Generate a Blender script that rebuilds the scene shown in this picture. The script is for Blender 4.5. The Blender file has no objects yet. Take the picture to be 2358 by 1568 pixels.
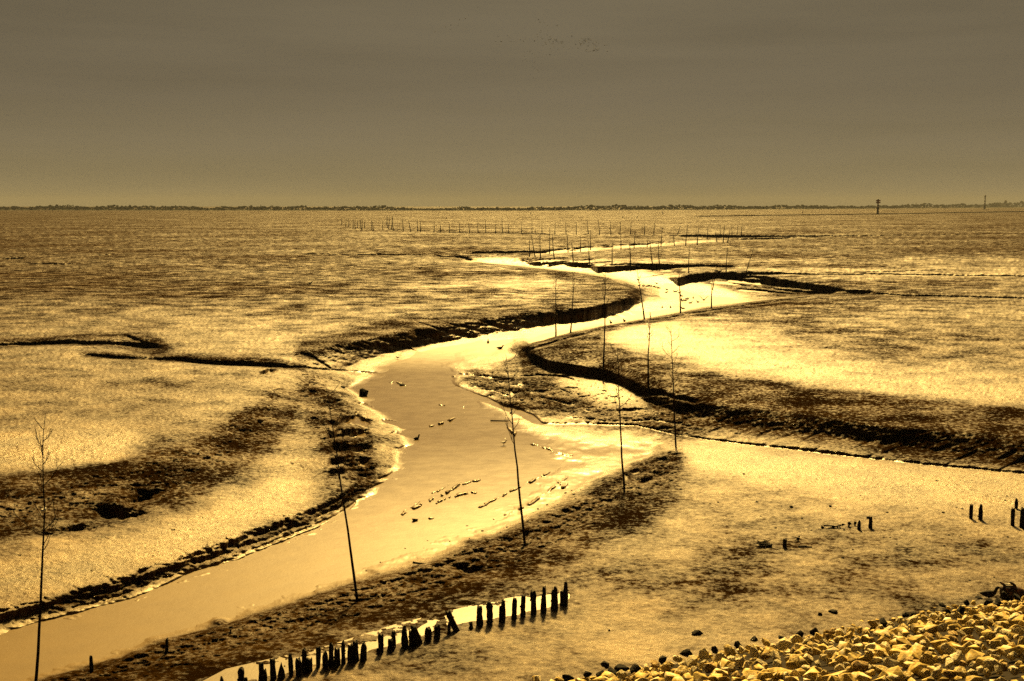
import bpy, bmesh, math, random
import numpy as np
from mathutils import Vector, Matrix

# ------------------------------------------------------------------ camera, sky, sun, exposure
SC = bpy.context.scene
COL = SC.collection
F, CX, CY, HY, H = 2846.0, 1179.0, 784.0, 473.0, 10.0      # focal length and centre in units of a 2358 x 1568 picture
PITCH = math.atan((CY - HY) / F)
cd = bpy.data.cameras.new('camera'); cam = bpy.data.objects.new('camera', cd); COL.objects.link(cam)
cam.location = (0, 0, H); cam.rotation_euler = (math.radians(90) - PITCH, 0, 0)
cd.sensor_width = 36.0; cd.lens = 36.0 * F / 2358.0
cd.clip_start = 0.1; cd.clip_end = 200000.0
SC.camera = cam
SUN_EL, SUN_AZ = math.radians(38.0), math.radians(3.5)       # azimuth to the right of the view axis (+Y)
sd = Vector((math.sin(SUN_AZ) * math.cos(SUN_EL), math.cos(SUN_AZ) * math.cos(SUN_EL), math.sin(SUN_EL)))
sl = bpy.data.lights.new('sun', 'SUN'); sun = bpy.data.objects.new('sun', sl); COL.objects.link(sun)
sl.energy = 5.0; sl.angle = math.radians(5.0); sl.color = (1.0, 0.65, 0.19)
sun.rotation_euler = (-sd).to_track_quat('-Z', 'Y').to_euler(); sun.location = (0, 0, 60)

W = bpy.data.worlds.new('World'); SC.world = W; W.use_nodes = True
nt = W.node_tree; nt.nodes.clear()
def N(t, **k):
    n = nt.nodes.new(t)
    for a, b in k.items(): setattr(n, a, b)
    return n
def L(a, b): nt.links.new(a, b)
def ramp(node, stops):
    cr = node.color_ramp
    while len(cr.elements) > 1: cr.elements.remove(cr.elements[-1])
    cr.elements[0].position = stops[0][0]; cr.elements[0].color = (*stops[0][1], 1)
    for p, c in stops[1:]:
        e = cr.elements.new(p); e.color = (*c, 1)
tc = N('ShaderNodeTexCoord')
sep = N('ShaderNodeSeparateXYZ'); L(tc.outputs['Generated'], sep.inputs[0])
# thin high overcast: brightness by elevation, banks of cloud, a glow added round the sun above the view
cmap = N('ShaderNodeMapping'); cmap.inputs['Scale'].default_value = (2.0, 2.0, 26.0); L(tc.outputs['Generated'], cmap.inputs[0])
cn = N('ShaderNodeTexNoise'); cn.inputs['Scale'].default_value = 1.7; cn.inputs['Detail'].default_value = 7; cn.inputs['Roughness'].default_value = .55
L(cmap.outputs[0], cn.inputs['Vector'])
off = N('ShaderNodeMath', operation='MULTIPLY_ADD'); L(cn.outputs['Fac'], off.inputs[0]); off.inputs[1].default_value = .06; off.inputs[2].default_value = -.03
zz = N('ShaderNodeMath', operation='ADD'); L(sep.outputs['Z'], zz.inputs[0]); L(off.outputs[0], zz.inputs[1])
rp = N('ShaderNodeValToRGB'); L(zz.outputs[0], rp.inputs[0])
ramp(rp, [(0.0, (.088, .070, .036)), (.02, (.077, .061, .032)), (.05, (.061, .0485, .0275)), (.085, (.045, .036, .0222)), (.11, (.039, .0313, .0195)),
          (.17, (.035, .0283, .0175)), (.30, (.033, .0264, .0155)), (.55, (.020, .016, .0096)), (1.0, (.0098, .0083, .0051))])
cn2 = N('ShaderNodeMapRange'); L(cn.outputs['Fac'], cn2.inputs[0]); cn2.inputs[1].default_value = .3; cn2.inputs[2].default_value = .7; cn2.inputs[3].default_value = .84; cn2.inputs[4].default_value = 1.16
cm = N('ShaderNodeMix', data_type='RGBA', blend_type='MULTIPLY'); cm.inputs['Factor'].default_value = 1; L(rp.outputs[0], cm.inputs[6]); L(cn2.outputs[0], cm.inputs[7])
hdir = N('ShaderNodeVectorMath', operation='DOT_PRODUCT'); L(tc.outputs['Generated'], hdir.inputs[0]); hdir.inputs[1].default_value = tuple(sd)
gl = N('ShaderNodeMapRange'); gl.interpolation_type = 'SMOOTHSTEP'; L(hdir.outputs['Value'], gl.inputs[0])
gl.inputs[1].default_value = math.cos(math.radians(27.5)); gl.inputs[2].default_value = math.cos(math.radians(4)); gl.inputs[3].default_value = 0; gl.inputs[4].default_value = 1.0
gc = N('ShaderNodeMix', data_type='RGBA', blend_type='ADD'); L(gl.outputs[0], gc.inputs['Factor'])
L(cm.outputs[2], gc.inputs[6]); gc.inputs[7].default_value = (1.7, 1.2, .48, 1)
back = N('ShaderNodeMapRange'); back.interpolation_type = 'SMOOTHSTEP'; L(sep.outputs['Y'], back.inputs[0])      # unseen sky behind the camera dimmed so faces towards it stay dark
back.inputs[1].default_value = -.7; back.inputs[2].default_value = .75; back.inputs[3].default_value = .30; back.inputs[4].default_value = 1.0
bm = N('ShaderNodeMix', data_type='RGBA', blend_type='MULTIPLY'); bm.inputs['Factor'].default_value = 1
L(gc.outputs[2], bm.inputs[6]); L(back.outputs[0], bm.inputs[7])
sky = N('ShaderNodeTexSky'); sky.sky_type = 'NISHITA'; sky.sun_disc = False; sky.sun_elevation = SUN_EL; sky.sun_rotation = SUN_AZ
sky.dust_density = 4.0
b1 = N('ShaderNodeBackground'); L(bm.outputs[2], b1.inputs[0]); b1.inputs[1].default_value = 1.0
stint = N('ShaderNodeMix', data_type='RGBA', blend_type='MULTIPLY'); stint.inputs['Factor'].default_value = 1
sbw = N('ShaderNodeRGBToBW'); L(sky.outputs[0], sbw.inputs[0]); L(sbw.outputs[0], stint.inputs[6]); stint.inputs[7].default_value = (.033, .027, .017, 1)
b2 = N('ShaderNodeBackground'); L(stint.outputs[2], b2.inputs[0]); b2.inputs[1].default_value = .05
ad = N('ShaderNodeAddShader'); L(b1.outputs[0], ad.inputs[0]); L(b2.outputs[0], ad.inputs[1])
wo = N('ShaderNodeOutputWorld'); L(ad.outputs[0], wo.inputs[0])
SC.view_settings.view_transform = 'Standard'; SC.view_settings.look = 'None'; SC.view_settings.gamma = 1.0
SC.view_settings.exposure = 1.4; SC.view_settings.use_curve_mapping = False
SC.cycles.max_bounces = 5; SC.cycles.diffuse_bounces = 1; SC.cycles.sample_clamp_direct = 8.0; SC.cycles.sample_clamp_indirect = 4.0; SC.cycles.use_denoising = False

# ------------------------------------------------------------------ picture <-> place
cp, sp = math.cos(PITCH), math.sin(PITCH)
def ray(u, v):
    u = np.asarray(u, float); v = np.asarray(v, float)
    y = F * cp + (CY - v) * sp; z = -F * sp + (CY - v) * cp
    return u - CX, y + 0 * u, z + 0 * u
def at(u, v, z=0.0):                      # where the sight line through (u, v) meets height z
    x, y, dz = ray(u, v); t = (z - H) / dz
    return np.stack([x * t, y * t, z + 0 * t], -1)
def scale_at(v): return (v - HY) / H      # picture units per metre for something standing on the flat at row v

# ------------------------------------------------------------------ numpy noise
def vnoise(x, y, seed=0):
    xi = np.floor(x).astype(np.int64); yi = np.floor(y).astype(np.int64)
    fx = x - xi; fy = y - yi
    fx = fx * fx * (3 - 2 * fx); fy = fy * fy * (3 - 2 * fy)
    def h(a, b):
        n = (a * 374761393 + b * 668265263 + seed * 974711) & 0xFFFFFFFF
        n = ((n ^ (n >> 13)) * 1274126177) & 0xFFFFFFFF
        n = (n ^ (n >> 16)) & 0xFFFF
        return n / 65535.0
    a = h(xi, yi); b = h(xi + 1, yi); c = h(xi, yi + 1); d = h(xi + 1, yi + 1)
    return (a + (b - a) * fx) * (1 - fy) + (c + (d - c) * fx) * fy
def fbm(x, y, seed=0, o=4, g=.5):
    s = 0; a = 1; t = 0
    for k in range(o):
        s = s + a * vnoise(x, y, seed + k * 17); t += a; a *= g; x = x * 2.03 + 11.3; y = y * 2.03 + 5.7
    return s / t
def sstep(a, b, x):
    t = np.clip((x - a) / (b - a), 0, 1); return t * t * (3 - 2 * t)
# ------------------------------------------------------------------ terrain: heights traced along crests and feet of the banks, relaxed in between
ZW = -1.40                                 # water level of the creek
GU0, GU1, GDU = -800.0, 3160.0, 4.0
GV0, GV1, GDV = 477.0, 1777.0, 2.0
gnu = int((GU1 - GU0) / GDU) + 1; gnv = int((GV1 - GV0) / GDV) + 1
Cz = np.full((gnv, gnu), np.nan)
def con(pts, z=None, du=0, dv=0):          # pts: (u, v) or (u, v, z)
    p = np.array([(q[0] + du, q[1] + dv, (q[2] if len(q) > 2 else z) if z is None else z) for q in pts], float)
    seg = np.hypot(np.diff(p[:, 0]), np.diff(p[:, 1])); s = np.concatenate([[0], np.cumsum(seg)])
    t = np.linspace(0, s[-1], int(s[-1]) + 2)
    iu = np.rint((np.interp(t, s, p[:, 0]) - GU0) / GDU).astype(int); iv = np.rint((np.interp(t, s, p[:, 1]) - GV0) / GDV).astype(int)
    ok = (iu >= 0) & (iu < gnu) & (iv >= 0) & (iv < gnv)
    Cz[iv[ok], iu[ok]] = np.interp(t, s, p[:, 2])[ok]
def crest(pts, z, zlow, gap=3):            # an edge that hides what lies behind it: ground z here, zlow just beyond
    con(pts, z); con(pts, zlow, dv=-gap)
# flats far away
Cz[:12, :] = 0.0
con([(-800, 530), (1000, 530)], 0); con([(-800, 570), (1100, 570)], 0); con([(1950, 535), (3160, 535)], 0)
con([(-800, 620), (900, 620), (1060, 625)], 0); con([(1800, 610), (3160, 600)], 0)
# far channel: long dark bank seen beyond a pale strip
con([(1253, 536), (1400, 537), (1572, 540), (1700, 542), (1905, 543)], 0)
con([(1253, 541), (1400, 543), (1572, 548), (1700, 551), (1800, 547), (1905, 545)], -.6)
con([(1572, 553), (1650, 557), (1700, 554)], -.65)
# second channel: near edge hides part of a pale strip of wet mud
crest([(1205, 593), (1230, 589), (1310, 581), (1410, 574), (1520, 568.5), (1573, 567), (1650, 561), (1720, 557)], 0, -.7, 2)
con([(1217, 585), (1310, 574), (1410, 567), (1520, 561), (1573, 559), (1640, 556)], -.7)
con([(1190, 585), (1240, 577), (1310, 570), (1410, 563), (1520, 556), (1573, 552)], -.15)
con([(1100, 585), (1217, 583)], -.3)
# flat between the second channel and the far meander
con([(1573, 575), (1650, 575), (1800, 575)], 0); con([(1420, 588), (1520, 585), (1600, 590), (1720, 600)], 0)
con([(1230, 600), (1330, 606), (1400, 604)], -.25)
# far meander, its near edge (left flat) and far edge
crest([(1060, 603), (1093, 606), (1150, 611), (1253, 621.6), (1320, 629), (1397, 641), (1447, 658), (1462, 664)], 0, -1.1, 3)
con([(1090, 598), (1140, 599), (1200, 606)], -.9)
con([(1210, 611), (1253, 615), (1320, 621), (1397, 632), (1440, 645), (1470, 656)], -1.3)
con([(1330, 621), (1400, 624), (1470, 633), (1500, 645), (1560, 652)], ZW)
con([(1290, 604), (1370, 617), (1420, 619), (1500, 620), (1560, 628)], -1.15)
con([(1370, 617), (1430, 611), (1500, 608), (1580, 612)], 0, dv=-2)
con([(1560, 645), (1600, 640), (1650, 637), (1700, 641)], -1.3)
con([(1560, 640), (1590, 632), (1650, 625), (1720, 629), (1800, 630), (1950, 631)], 0)
con([(1740, 655), (1800, 668), (1860, 673)], -.9); con([(1780, 640), (1850, 650), (1920, 660), (2000, 672), (2100, 678)], -.1)
# left flat meets the far meander: bank facing the camera
con([(1447, 660), (1450, 684), (1400, 697), (1350, 708), (1200, 722), (1080, 738), (1000, 752), (880, 772), (790, 790), (720, 803), (690, 814)], 0)
con([(1480, 668), (1500, 690), (1450, 708), (1400, 722), (1300, 741), (1180, 762), (1100, 776), (1000, 790), (900, 812), (840, 830), (800, 845)], -1.28)
con([(1520, 665), (1600, 690), (1690, 690)], ZW - .03); con([(1500, 725), (1400, 745), (1250, 775)], ZW - .03)
con([(1530, 690), (1570, 692)], ZW + .04)
# right flat: near edge over the far meander
crest([(1216, 797), (1280, 779), (1333, 765), (1387, 752), (1470, 737), (1573, 720), (1638, 709), (1715, 699), (1790, 689), (1855, 682), (1922, 678), (2010, 676)], 0, ZW - .04, 3)
con([(2010, 676), (2200, 681), (2358, 686), (3160, 700)], 0); con([(1920, 675), (2010, 674)], -.3)
con([(1300, 788), (1360, 772), (1480, 752), (1650, 725), (1800, 705)], .04)
# right flat falls to the point bar and the tributary: rounded shoulder, then a steep face
con([(1330, 800), (1440, 840), (1500, 868), (1572, 885), (1700, 893), (1800, 897), (2000, 918), (2200, 938), (2358, 950), (3160, 990)], -.06)
con([(1216, 799), (1225, 812), (1267, 830), (1353, 842), (1420, 853), (1487, 890), (1573, 920), (1640, 930), (1800, 945), (1950, 968), (2100, 985), (2358, 1003), (3160, 1070)], -.40)
con([(1205, 805), (1215, 830), (1267, 851), (1353, 868), (1420, 880), (1487, 925), (1573, 956), (1640, 972), (1800, 992), (1950, 1010), (2100, 1030), (2358, 1062), (3160, 1150)], -1.12)
# point bar and tributary bed
con([(1050, 850), (1100, 830), (1190, 815)], ZW + .06); con([(1060, 880), (1150, 860), (1250, 875), (1400, 910)], -1.22)
con([(1150, 930), (1300, 930), (1450, 955)], -1.22); con([(1250, 965), (1400, 985), (1553, 1000)], -1.27)
con([(1560, 990), (1700, 1010), (1872, 1034), (2105, 1062), (2358, 1085), (3160, 1170)], -1.22)
con([(1553, 1004), (1640, 1018), (1872, 1044), (2105, 1071), (2358, 1094), (3160, 1180)], -1.24)
con([(1580, 1030), (1872, 1056), (2105, 1083), (2358, 1106), (3160, 1192)], -1.10)
con([(1600, 1055), (1750, 1080), (1900, 1090), (2105, 1105), (2358, 1130), (3160, 1230)], -.95)
# creek water
for ln in ([(-800, 1660), (0, 1490), (250, 1425), (480, 1350), (700, 1255), (860, 1170), (960, 1110), (985, 1020)],
           [(985, 1020), (950, 930), (920, 860), (960, 815), (1080, 795), (1180, 785)], [(-800, 1850), (0, 1570), (300, 1475), (600, 1370), (850, 1290), (1050, 1215), (1180, 1140), (1230, 1080), (1180, 1000), (1060, 920), (1010, 850)],
           [(900, 1250), (1050, 1130), (1100, 1050)], [(880, 900), (850, 880)]): con(ln, ZW - .05)
con([(1250, 1120), (1320, 1075), (1400, 1050), (1500, 1025)], ZW + .03); con([(1270, 1020), (1350, 1030), (1450, 1015)], ZW + .02)
# left bank of the creek
con([(-800, 1700), (0, 1467), (83, 1437), (167, 1417), (300, 1384), (440, 1324), (547, 1297), (634, 1257), (734, 1217), (800, 1176), (870, 1135), (925, 1070), (943, 1015), (925, 975), (862, 932), (825, 905), (800, 893), (870, 866), (876, 860)], ZW)
con([(-800, 1650), (0, 1420), (160, 1378), (283, 1347), (434, 1293), (567, 1246), (684, 1200), (786, 1156), (850, 1110), (895, 1050), (900, 1000)], -1.20)
con([(-800, 1643), (0, 1412), (160, 1370), (283, 1339), (434, 1285), (567, 1238), (684, 1192), (786, 1146), (835, 1100), (870, 1050), (860, 1000)], -1.02)
con([(-800, 1500), (0, 1330), (160, 1290), (300, 1240), (434, 1180), (560, 1130), (700, 1080)], -.78)
con([(-800, 1250), (0, 1185), (130, 1170), (300, 1120), (433, 1090), (520, 1050), (600, 1005), (660, 960), (690, 930)], -.42)
con([(-800, 1120), (0, 1098), (167, 1074), (300, 1055), (433, 1030), (500, 985), (560, 940), (610, 905), (640, 890)], -.10)
con([(-800, 1050), (0, 1035), (250, 1005), (420, 950), (500, 900), (600, 870)], 0); con([(-800, 850), (0, 850), (300, 870), (500, 880)], 0)
con([(770, 965), (790, 1060), (790, 1090)], -.55); con([(800, 960), (838, 985), (840, 1040), (815, 1080)], -1.12); con([(700, 915), (790, 905)], -.9)
con([(-800, 760), (0, 760), (300, 755), (600, 770)], 0)
# near flat
con([(-800, 1830), (67, 1566), (200, 1529), (287, 1504), (367, 1469), (434, 1455), (520, 1432), (567, 1412), (667, 1382), (786, 1342), (853, 1319), (953, 1292), (1020, 1269), (1086, 1240), (1136, 1226), (1180, 1203), (1253, 1166), (1320, 1126), (1367, 1091), (1440, 1062), (1500, 1045)], ZW + .03)
con([(-800, 1850), (67, 1582), (200, 1548), (367, 1490), (567, 1432), (786, 1366), (953, 1318), (1100, 1262), (1210, 1220), (1340, 1160), (1440, 1110), (1500, 1062), (1560, 1040)], -1.12)
con([(-800, 1910), (67, 1640), (300, 1580), (567, 1490), (786, 1440), (953, 1385), (1100, 1340), (1210, 1285), (1340, 1215), (1440, 1165), (1540, 1100), (1640, 1090)], -.95)
con([(700, 1777), (900, 1560), (1100, 1470), (1320, 1400), (1500, 1290), (1800, 1200), (2358, 1180), (3160, 1260)], -.88)
con([(1000, 1777), (1300, 1560), (1700, 1440), (2358, 1340), (3160, 1300)], -.85)
Cz[-3:, :] = -.85
fixed = ~np.isnan(Cz)
def relax(C, it=90):
    Fx = ~np.isnan(C)
    if min(C.shape) > 24:                  # coarse solution first
        a, b = (C.shape[0] + 1) // 2, (C.shape[1] + 1) // 2
        P = np.full((a * 2, b * 2), np.nan); P[:C.shape[0], :C.shape[1]] = C
        q = P.reshape(a, 2, b, 2).transpose(0, 2, 1, 3).reshape(a, b, 4); n = (~np.isnan(q)).sum(-1)
        cc = np.where(n > 0, np.nansum(q, -1) / np.maximum(n, 1), np.nan)
        Z = np.repeat(np.repeat(relax(cc, it), 2, 0), 2, 1)[:C.shape[0], :C.shape[1]]
    else: Z = np.full(C.shape, -.6); it = 800
    Z = np.where(Fx, C, Z)
    for _ in range(it):
        E = np.pad(Z, 1, mode='edge')
        Z = np.where(Fx, C, .25 * (E[:-2, 1:-1] + E[2:, 1:-1] + E[1:-1, :-2] + E[1:-1, 2:]))
    return Z
GZ = relax(Cz)
for _ in range(3):                          # round the kinks, keep the sharp near edges mostly
    E = np.pad(GZ, 1, mode='edge'); GZ = .4 * GZ + .15 * (E[:-2, 1:-1] + E[2:, 1:-1] + E[1:-1, :-2] + E[1:-1, 2:])
def base_z(u, v):
    fu = np.clip((u - GU0) / GDU, 0, gnu - 1.001); fv = np.clip((v - GV0) / GDV, 0, gnv - 1.001)
    iu = fu.astype(int); iv = fv.astype(int); a = fu - iu; b = fv - iv
    return (GZ[iv, iu] * (1 - a) + GZ[iv, iu + 1] * a) * (1 - b) + (GZ[iv + 1, iu] * (1 - a) + GZ[iv + 1, iu + 1] * a) * b

# mesh rows and columns: dense where the place is seen closely, out to the horizon
us = np.concatenate([np.arange(-900, -60, 12.0), np.arange(-60, 2420, 2.3), np.arange(2420, 3261, 12.0)])
vs = [475.2, 475.7]; v = 476.5
while v < 1620: vs.append(v); v += .85 + 1.15 * min(1, max(0, (v - 520) / 500))
while v < 2600: vs.append(v); v += 14
vs += [3000, 4200, 7000, 14000]; vs = np.array(vs)
U, V = np.meshgrid(us, vs)
Z = base_z(U, V) * sstep(477, 500, V)
WET_SHADE = np.zeros_like(Z); ROU = np.zeros_like(Z)
def vl(pts):                                # a line that runs across the picture, as v(u) with nan beyond its ends
    p = np.array(pts, float); return p
def across(pts, soft=25.0):
    p = np.array(pts, float)
    d = V - np.interp(U, p[:, 0], p[:, 1])
    m = sstep(p[0, 0] - soft, p[0, 0] + soft, U) * (1 - sstep(p[-1, 0] - soft, p[-1, 0] + soft, U))
    return d, m
PERM = 10.0 / np.maximum(V - HY, 2.0)       # metres of height per picture unit
def trench(pts, w, k=1.0, soft=25.0, wob=0.0, seed=1):   # w: width in picture units (number or per point); cut deep enough to show its far wall
    p = np.array([(q[0], q[1]) for q in pts], float); wa = np.full(len(p), w, float) if np.isscalar(w) else np.array(w, float)
    mg = 3.2 * wa.max() + wob
    j0, j1 = np.searchsorted(vs, [p[:, 1].min() - mg, p[:, 1].max() + mg]); i0, i1 = np.searchsorted(us, [p[0, 0] - soft - 1, p[-1, 0] + soft + 1])
    sl_ = (slice(j0, j1), slice(i0, i1)); u_, v_ = U[sl_], V[sl_]
    if u_.size == 0: return
    d = v_ - np.interp(u_, p[:, 0], p[:, 1]); m = sstep(p[0, 0] - soft, p[0, 0] + soft, u_) * (1 - sstep(p[-1, 0] - soft, p[-1, 0] + soft, u_))
    ww = np.interp(u_, p[:, 0], wa)
    if wob:
        d = d + wob * (fbm(u_ * .03, v_ * 0 + seed, seed, 5, .65) - .5) * 1.3
        if wob > 4: m = m * (.25 + .75 * sstep(.34, .52, fbm(u_ * .022, v_ * .05 + seed, seed + 9, 4, .6))); ww = ww * (.45 + 1.1 * fbm(u_ * .05, v_ * .08 + seed, seed + 5, 3))
    f = np.where(d < 0, np.exp(-(d / (ww * .9)) ** 2 * 2.2), np.exp(-(d / (ww * .28)) ** 2 * 2.2))
    Z[sl_] -= m * f * ww * PERM[sl_] * k
def rise(pts, h, wu, wd, soft=40.0, wob=0.0, seed=1):    # low scarp: ground lifted by h just beyond the line, fading over wu away from us
    global Z
    p = np.array([(q[0], q[1]) for q in pts], float)
    d, m = across(p, soft)
    if wob: d = d + wob * (fbm(U * .035, V * .002 + seed, seed, 4) - .5) * 2
    Z = Z + m * h * sstep(wd, -wd, d) * np.exp(np.minimum(d, 0) / wu)
def blob(u, v, ru, rv, ang=0.0):
    c, s = math.cos(ang), math.sin(ang); du, dv = U - u, V - v
    a = (du * c + dv * s) / ru; b = (-du * s + dv * c) / rv
    return np.exp(-(a * a + b * b))
def band(pts, wa, wb=None, soft=60.0):      # soft strip along a line, wa above it and wb below it
    wb = wa if wb is None else wb
    us_ = [q[0] for q in pts]
    wa, wb = (w if np.isscalar(w) else np.interp(U, us_, w) for w in (wa, wb))
    d, m = across(pts, soft); return m * np.where(d < 0, np.exp(-(d / wa) ** 2), np.exp(-(d / wb) ** 2))
def ridge(pts, w, k=1.0, soft=10.0, wob=6.0, seed=1):     # thin bar of mud just breaking the water
    p = np.array(pts, float); j0, j1 = np.searchsorted(vs, [p[:, 1].min() - 30, p[:, 1].max() + 30]); i0, i1 = np.searchsorted(us, [p[0, 0] - soft - 1, p[-1, 0] + soft + 1])
    sl_ = (slice(j0, j1), slice(i0, i1)); u_, v_ = U[sl_], V[sl_]
    d = v_ - np.interp(u_, p[:, 0], p[:, 1]) + wob * (fbm(u_ * .05, v_ * .05 + seed, seed, 4, .6) - .5) * 2
    m = sstep(p[0, 0] - soft, p[0, 0] + soft, u_) * (1 - sstep(p[-1, 0] - soft, p[-1, 0] + soft, u_)) * sstep(.42, .56, fbm(u_ * .045, v_ * .12 + seed, seed + 3, 4, .65))
    f = np.where(d > 0, np.exp(-(d / w) ** 2 * 2.5), np.exp(-(d / (w * .8)) ** 2 * 2.5))
    Z[sl_] = np.maximum(Z[sl_], ZW - .05 + m * f * (.05 + w * PERM[sl_] * k))
# ---- rivulets, scarps, slip-face furrows
trench([(-800, 800), (0, 797), (77, 795), (143, 792), (267, 794), (317, 800), (360, 803)], [9, 8, 11, 12, 10, 14, 12], 1.0, 30, 4, 3)
trench([(190, 818), (277, 826), (353, 830), (400, 830), (484, 840), (567, 843), (700, 848), (786, 854), (878, 861)], [7, 10, 14, 12, 13, 16, 6, 5, 4], 1.0, 30, 2, 5)
Z -= blob(335, 803, 52, 16, .1) * 16 * PERM[:, :] * .9 + blob(300, 778, 22, 5, .3) * 6 * PERM
trench([(690, 812), (715, 822), (745, 840), (760, 848)], 7, .9, 6, 3, 8)
trench([(0, 598), (60, 597)], 5, 1, 30, 2, 9); trench([(60, 608), (180, 609)], 3, 1, 30, 2, 10); trench([(215, 589), (262, 587)], 3, 1, 15, 1, 11)
trench([(670, 586), (740, 585), (800, 588), (860, 587), (980, 588)], [3, 3, 2.5, 4, 2.5], 1, 25, 1, 12)
trench([(1000, 590), (1060, 594), (1085, 600)], [4, 7, 5], 1, 12, 6, 13)
trench([(1085, 584), (1150, 583), (1217, 582), (1250, 583)], [5, 6, 5, 3], 1, 15, 3, 14)
trench([(1000, 535), (1060, 536), (1150, 537), (1253, 539)], [1.6, 1.6, 2, 2.5], 1, 10, 1, 15)
trench([(1572, 545), (1700, 547), (1800, 545), (1905, 544.5), (2100, 542), (2358, 539)], [6, 7, 4, 2.5, 1.5, 1], 1, 40, 1.5, 16)
trench([(1700, 552), (1760, 551), (1830, 549)], [6, 5, 3], 1, 20, 2, 17)
trench([(885, 530), (960, 531), (1000, 532), (1060, 531)], 1.6, 1, 20, .6, 18)
trench([(1700, 632), (1775, 632), (1815, 632), (1900, 634), (2040, 632), (2180, 635), (2358, 637), (3000, 640)], [6, 7, 6, 4, 4, 4, 3.5, 3], 1, 30, 1.5, 19)
trench([(1900, 629), (2050, 626), (2180, 622)], 1.8, 1, 20, 1, 20)
trench([(1872, 676), (2010, 679), (2100, 682), (2230, 685), (2358, 688), (3000, 700)], [12, 9, 6, 5, 4.5, 4], 1, 40, 1.5, 21)
trench([(1600, 640), (1680, 636), (1760, 642), (1800, 652)], [8, 9, 9, 8], 1, 20, 3, 22)
trench([(1640, 651), (1680, 655), (1725, 660)], 6, 1, 15, 4, 23); trench([(1700, 668), (1760, 672), (1830, 676)], 8, 1, 20, 4, 24)
trench([(1690, 648), (1760, 655), (1850, 664), (1940, 670)], [10, 17, 16, 8], 1, 30, 3, 121); trench([(1730, 660), (1800, 669), (1860, 675)], [6, 10, 8], 1, 25, 3, 122)
trench([(1390, 612), (1440, 609), (1480, 611), (1600, 614)], [4, 6, 4, 4], 1, 18, 1.5, 25); trench([(1335, 626), (1390, 619), (1450, 613)], 3, 1, 10, 1, 26)
trench([(1500, 620), (1560, 617), (1620, 614), (1700, 616)], [3, 6, 8, 5], 1, 18, 2, 27)
for k, (a, b, c, d_) in enumerate(((1220, 603, 1320, 592), (1250, 609, 1370, 598), (1300, 614, 1420, 603), (1236, 612, 1290, 607), (1420, 626, 1500, 615), (1480, 640, 1600, 626), (1240, 586, 1270, 584), (1300, 580, 1340, 578), (1380, 573, 1420, 570), (1450, 567, 1490, 564))):
    trench([(a, b), ((a + c) / 2, (b + d_) / 2 - 1.5), (c, d_)], 2.8, 1, 15, 1, 30 + k)
# tributary and point bar
trench([(1016, 886), (1053, 899), (1120, 926), (1183, 947), (1226, 968), (1247, 976)], [6, 9, 12, 14, 18, 10], 1.1, 15, 4, 40)
trench([(1247, 976), (1340, 977), (1400, 978), (1470, 981), (1553, 1001), (1638, 1014), (1760, 1028), (1872, 1041), (2105, 1068), (2358, 1091), (3000, 1150)], [5, 6, 7, 6, 6, 6, 8, 9, 8, 7, 6], .9, 12, 2, 41)
trench([(1200, 868), (1260, 865), (1300, 870), (1335, 878)], 5, 1, 12, 6, 42); trench([(1260, 920), (1330, 935), (1365, 952)], 6, 1, 15, 7, 43); trench([(1230, 880), (1285, 893), (1320, 910)], 3.5, 1, 12, 6, 44)
trench([(1300, 960), (1420, 972), (1500, 968), (1560, 975)], 5, 1, 25, 6, 45); trench([(1500, 985), (1600, 990), (1700, 1000)], 5, 1, 25, 6, 46)
trench([(1480, 905), (1540, 912), (1600, 925)], 12, 1, 25, 8, 47)
trench([(1040, 860), (1090, 865), (1150, 872)], 6, .8, 15, 8, 48); trench([(1100, 895), (1140, 902), (1180, 915)], 6, .9, 15, 5, 49)
trench([(925, 1180), (960, 1158), (1010, 1133), (1060, 1108)], [4, 5, 6, 3], .22, 10, 4, 50)
# left shore of the creek: broken steps in the mud
L1 = [(-800, 1643), (0, 1412), (60, 1396), (160, 1371), (283, 1341), (360, 1306), (434, 1287), (494, 1267), (567, 1240), (624, 1220), (684, 1194), (734, 1174), (786, 1150), (830, 1112), (856, 1080)]
trench(L1, [10, 9, 7, 10, 12, 11, 13, 16, 18, 17, 16, 14, 14, 12, 10], .75, 10, 9, 51)
L2 = [(u_, v_ + 17 - 6 * (u_ < 200)) for u_, v_ in L1[2:-1]]; trench(L2, [6, 9, 10, 9, 11, 13, 13, 12, 12, 11, 10, 9], .7, 20, 11, 52)
L3 = [(u_, v_ + 33) for u_, v_ in L1[3:-1]]; trench(L3, 8, .7, 30, 12, 53)
trench([(-800, 1700), (0, 1466), (83, 1437), (167, 1417), (300, 1384), (357, 1361), (440, 1324), (500, 1307), (547, 1297), (634, 1257), (734, 1217), (800, 1180)], [5, 5, 5, 7, 7, 5, 12, 12, 9, 6, 6, 5], .8, 10, 4, 54)
for k, (v_, w_) in enumerate(((972, 24), (1002, 28), (1035, 26), (1066, 24), (1092, 16))):
    trench([(762, v_ + 4), (800, v_), (846, v_ + 6)], w_, .9, 14, 14, 360 + k)
for k, (a, b, c, d_, w_) in enumerate(((770, 1012, 850, 1000, 10), (790, 1040, 850, 1032, 12), (770, 985, 835, 975, 14), (780, 1065, 850, 1062, 11), (760, 1090, 860, 1085, 10), (880, 968, 930, 985, 8), (895, 1000, 945, 1005, 9), (905, 1035, 945, 1045, 9), (870, 1100, 930, 1095, 8), (820, 930, 880, 945, 6), (730, 935, 790, 925, 7), (840, 1130, 905, 1112, 8), (740, 1015, 780, 1008, 7), (600, 862, 632, 856, 12))):
    trench([(a, b), ((a + c) / 2, (b + d_) / 2 - 2), (c, d_)], w_, .95, 10, 9, 60 + k)
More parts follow.
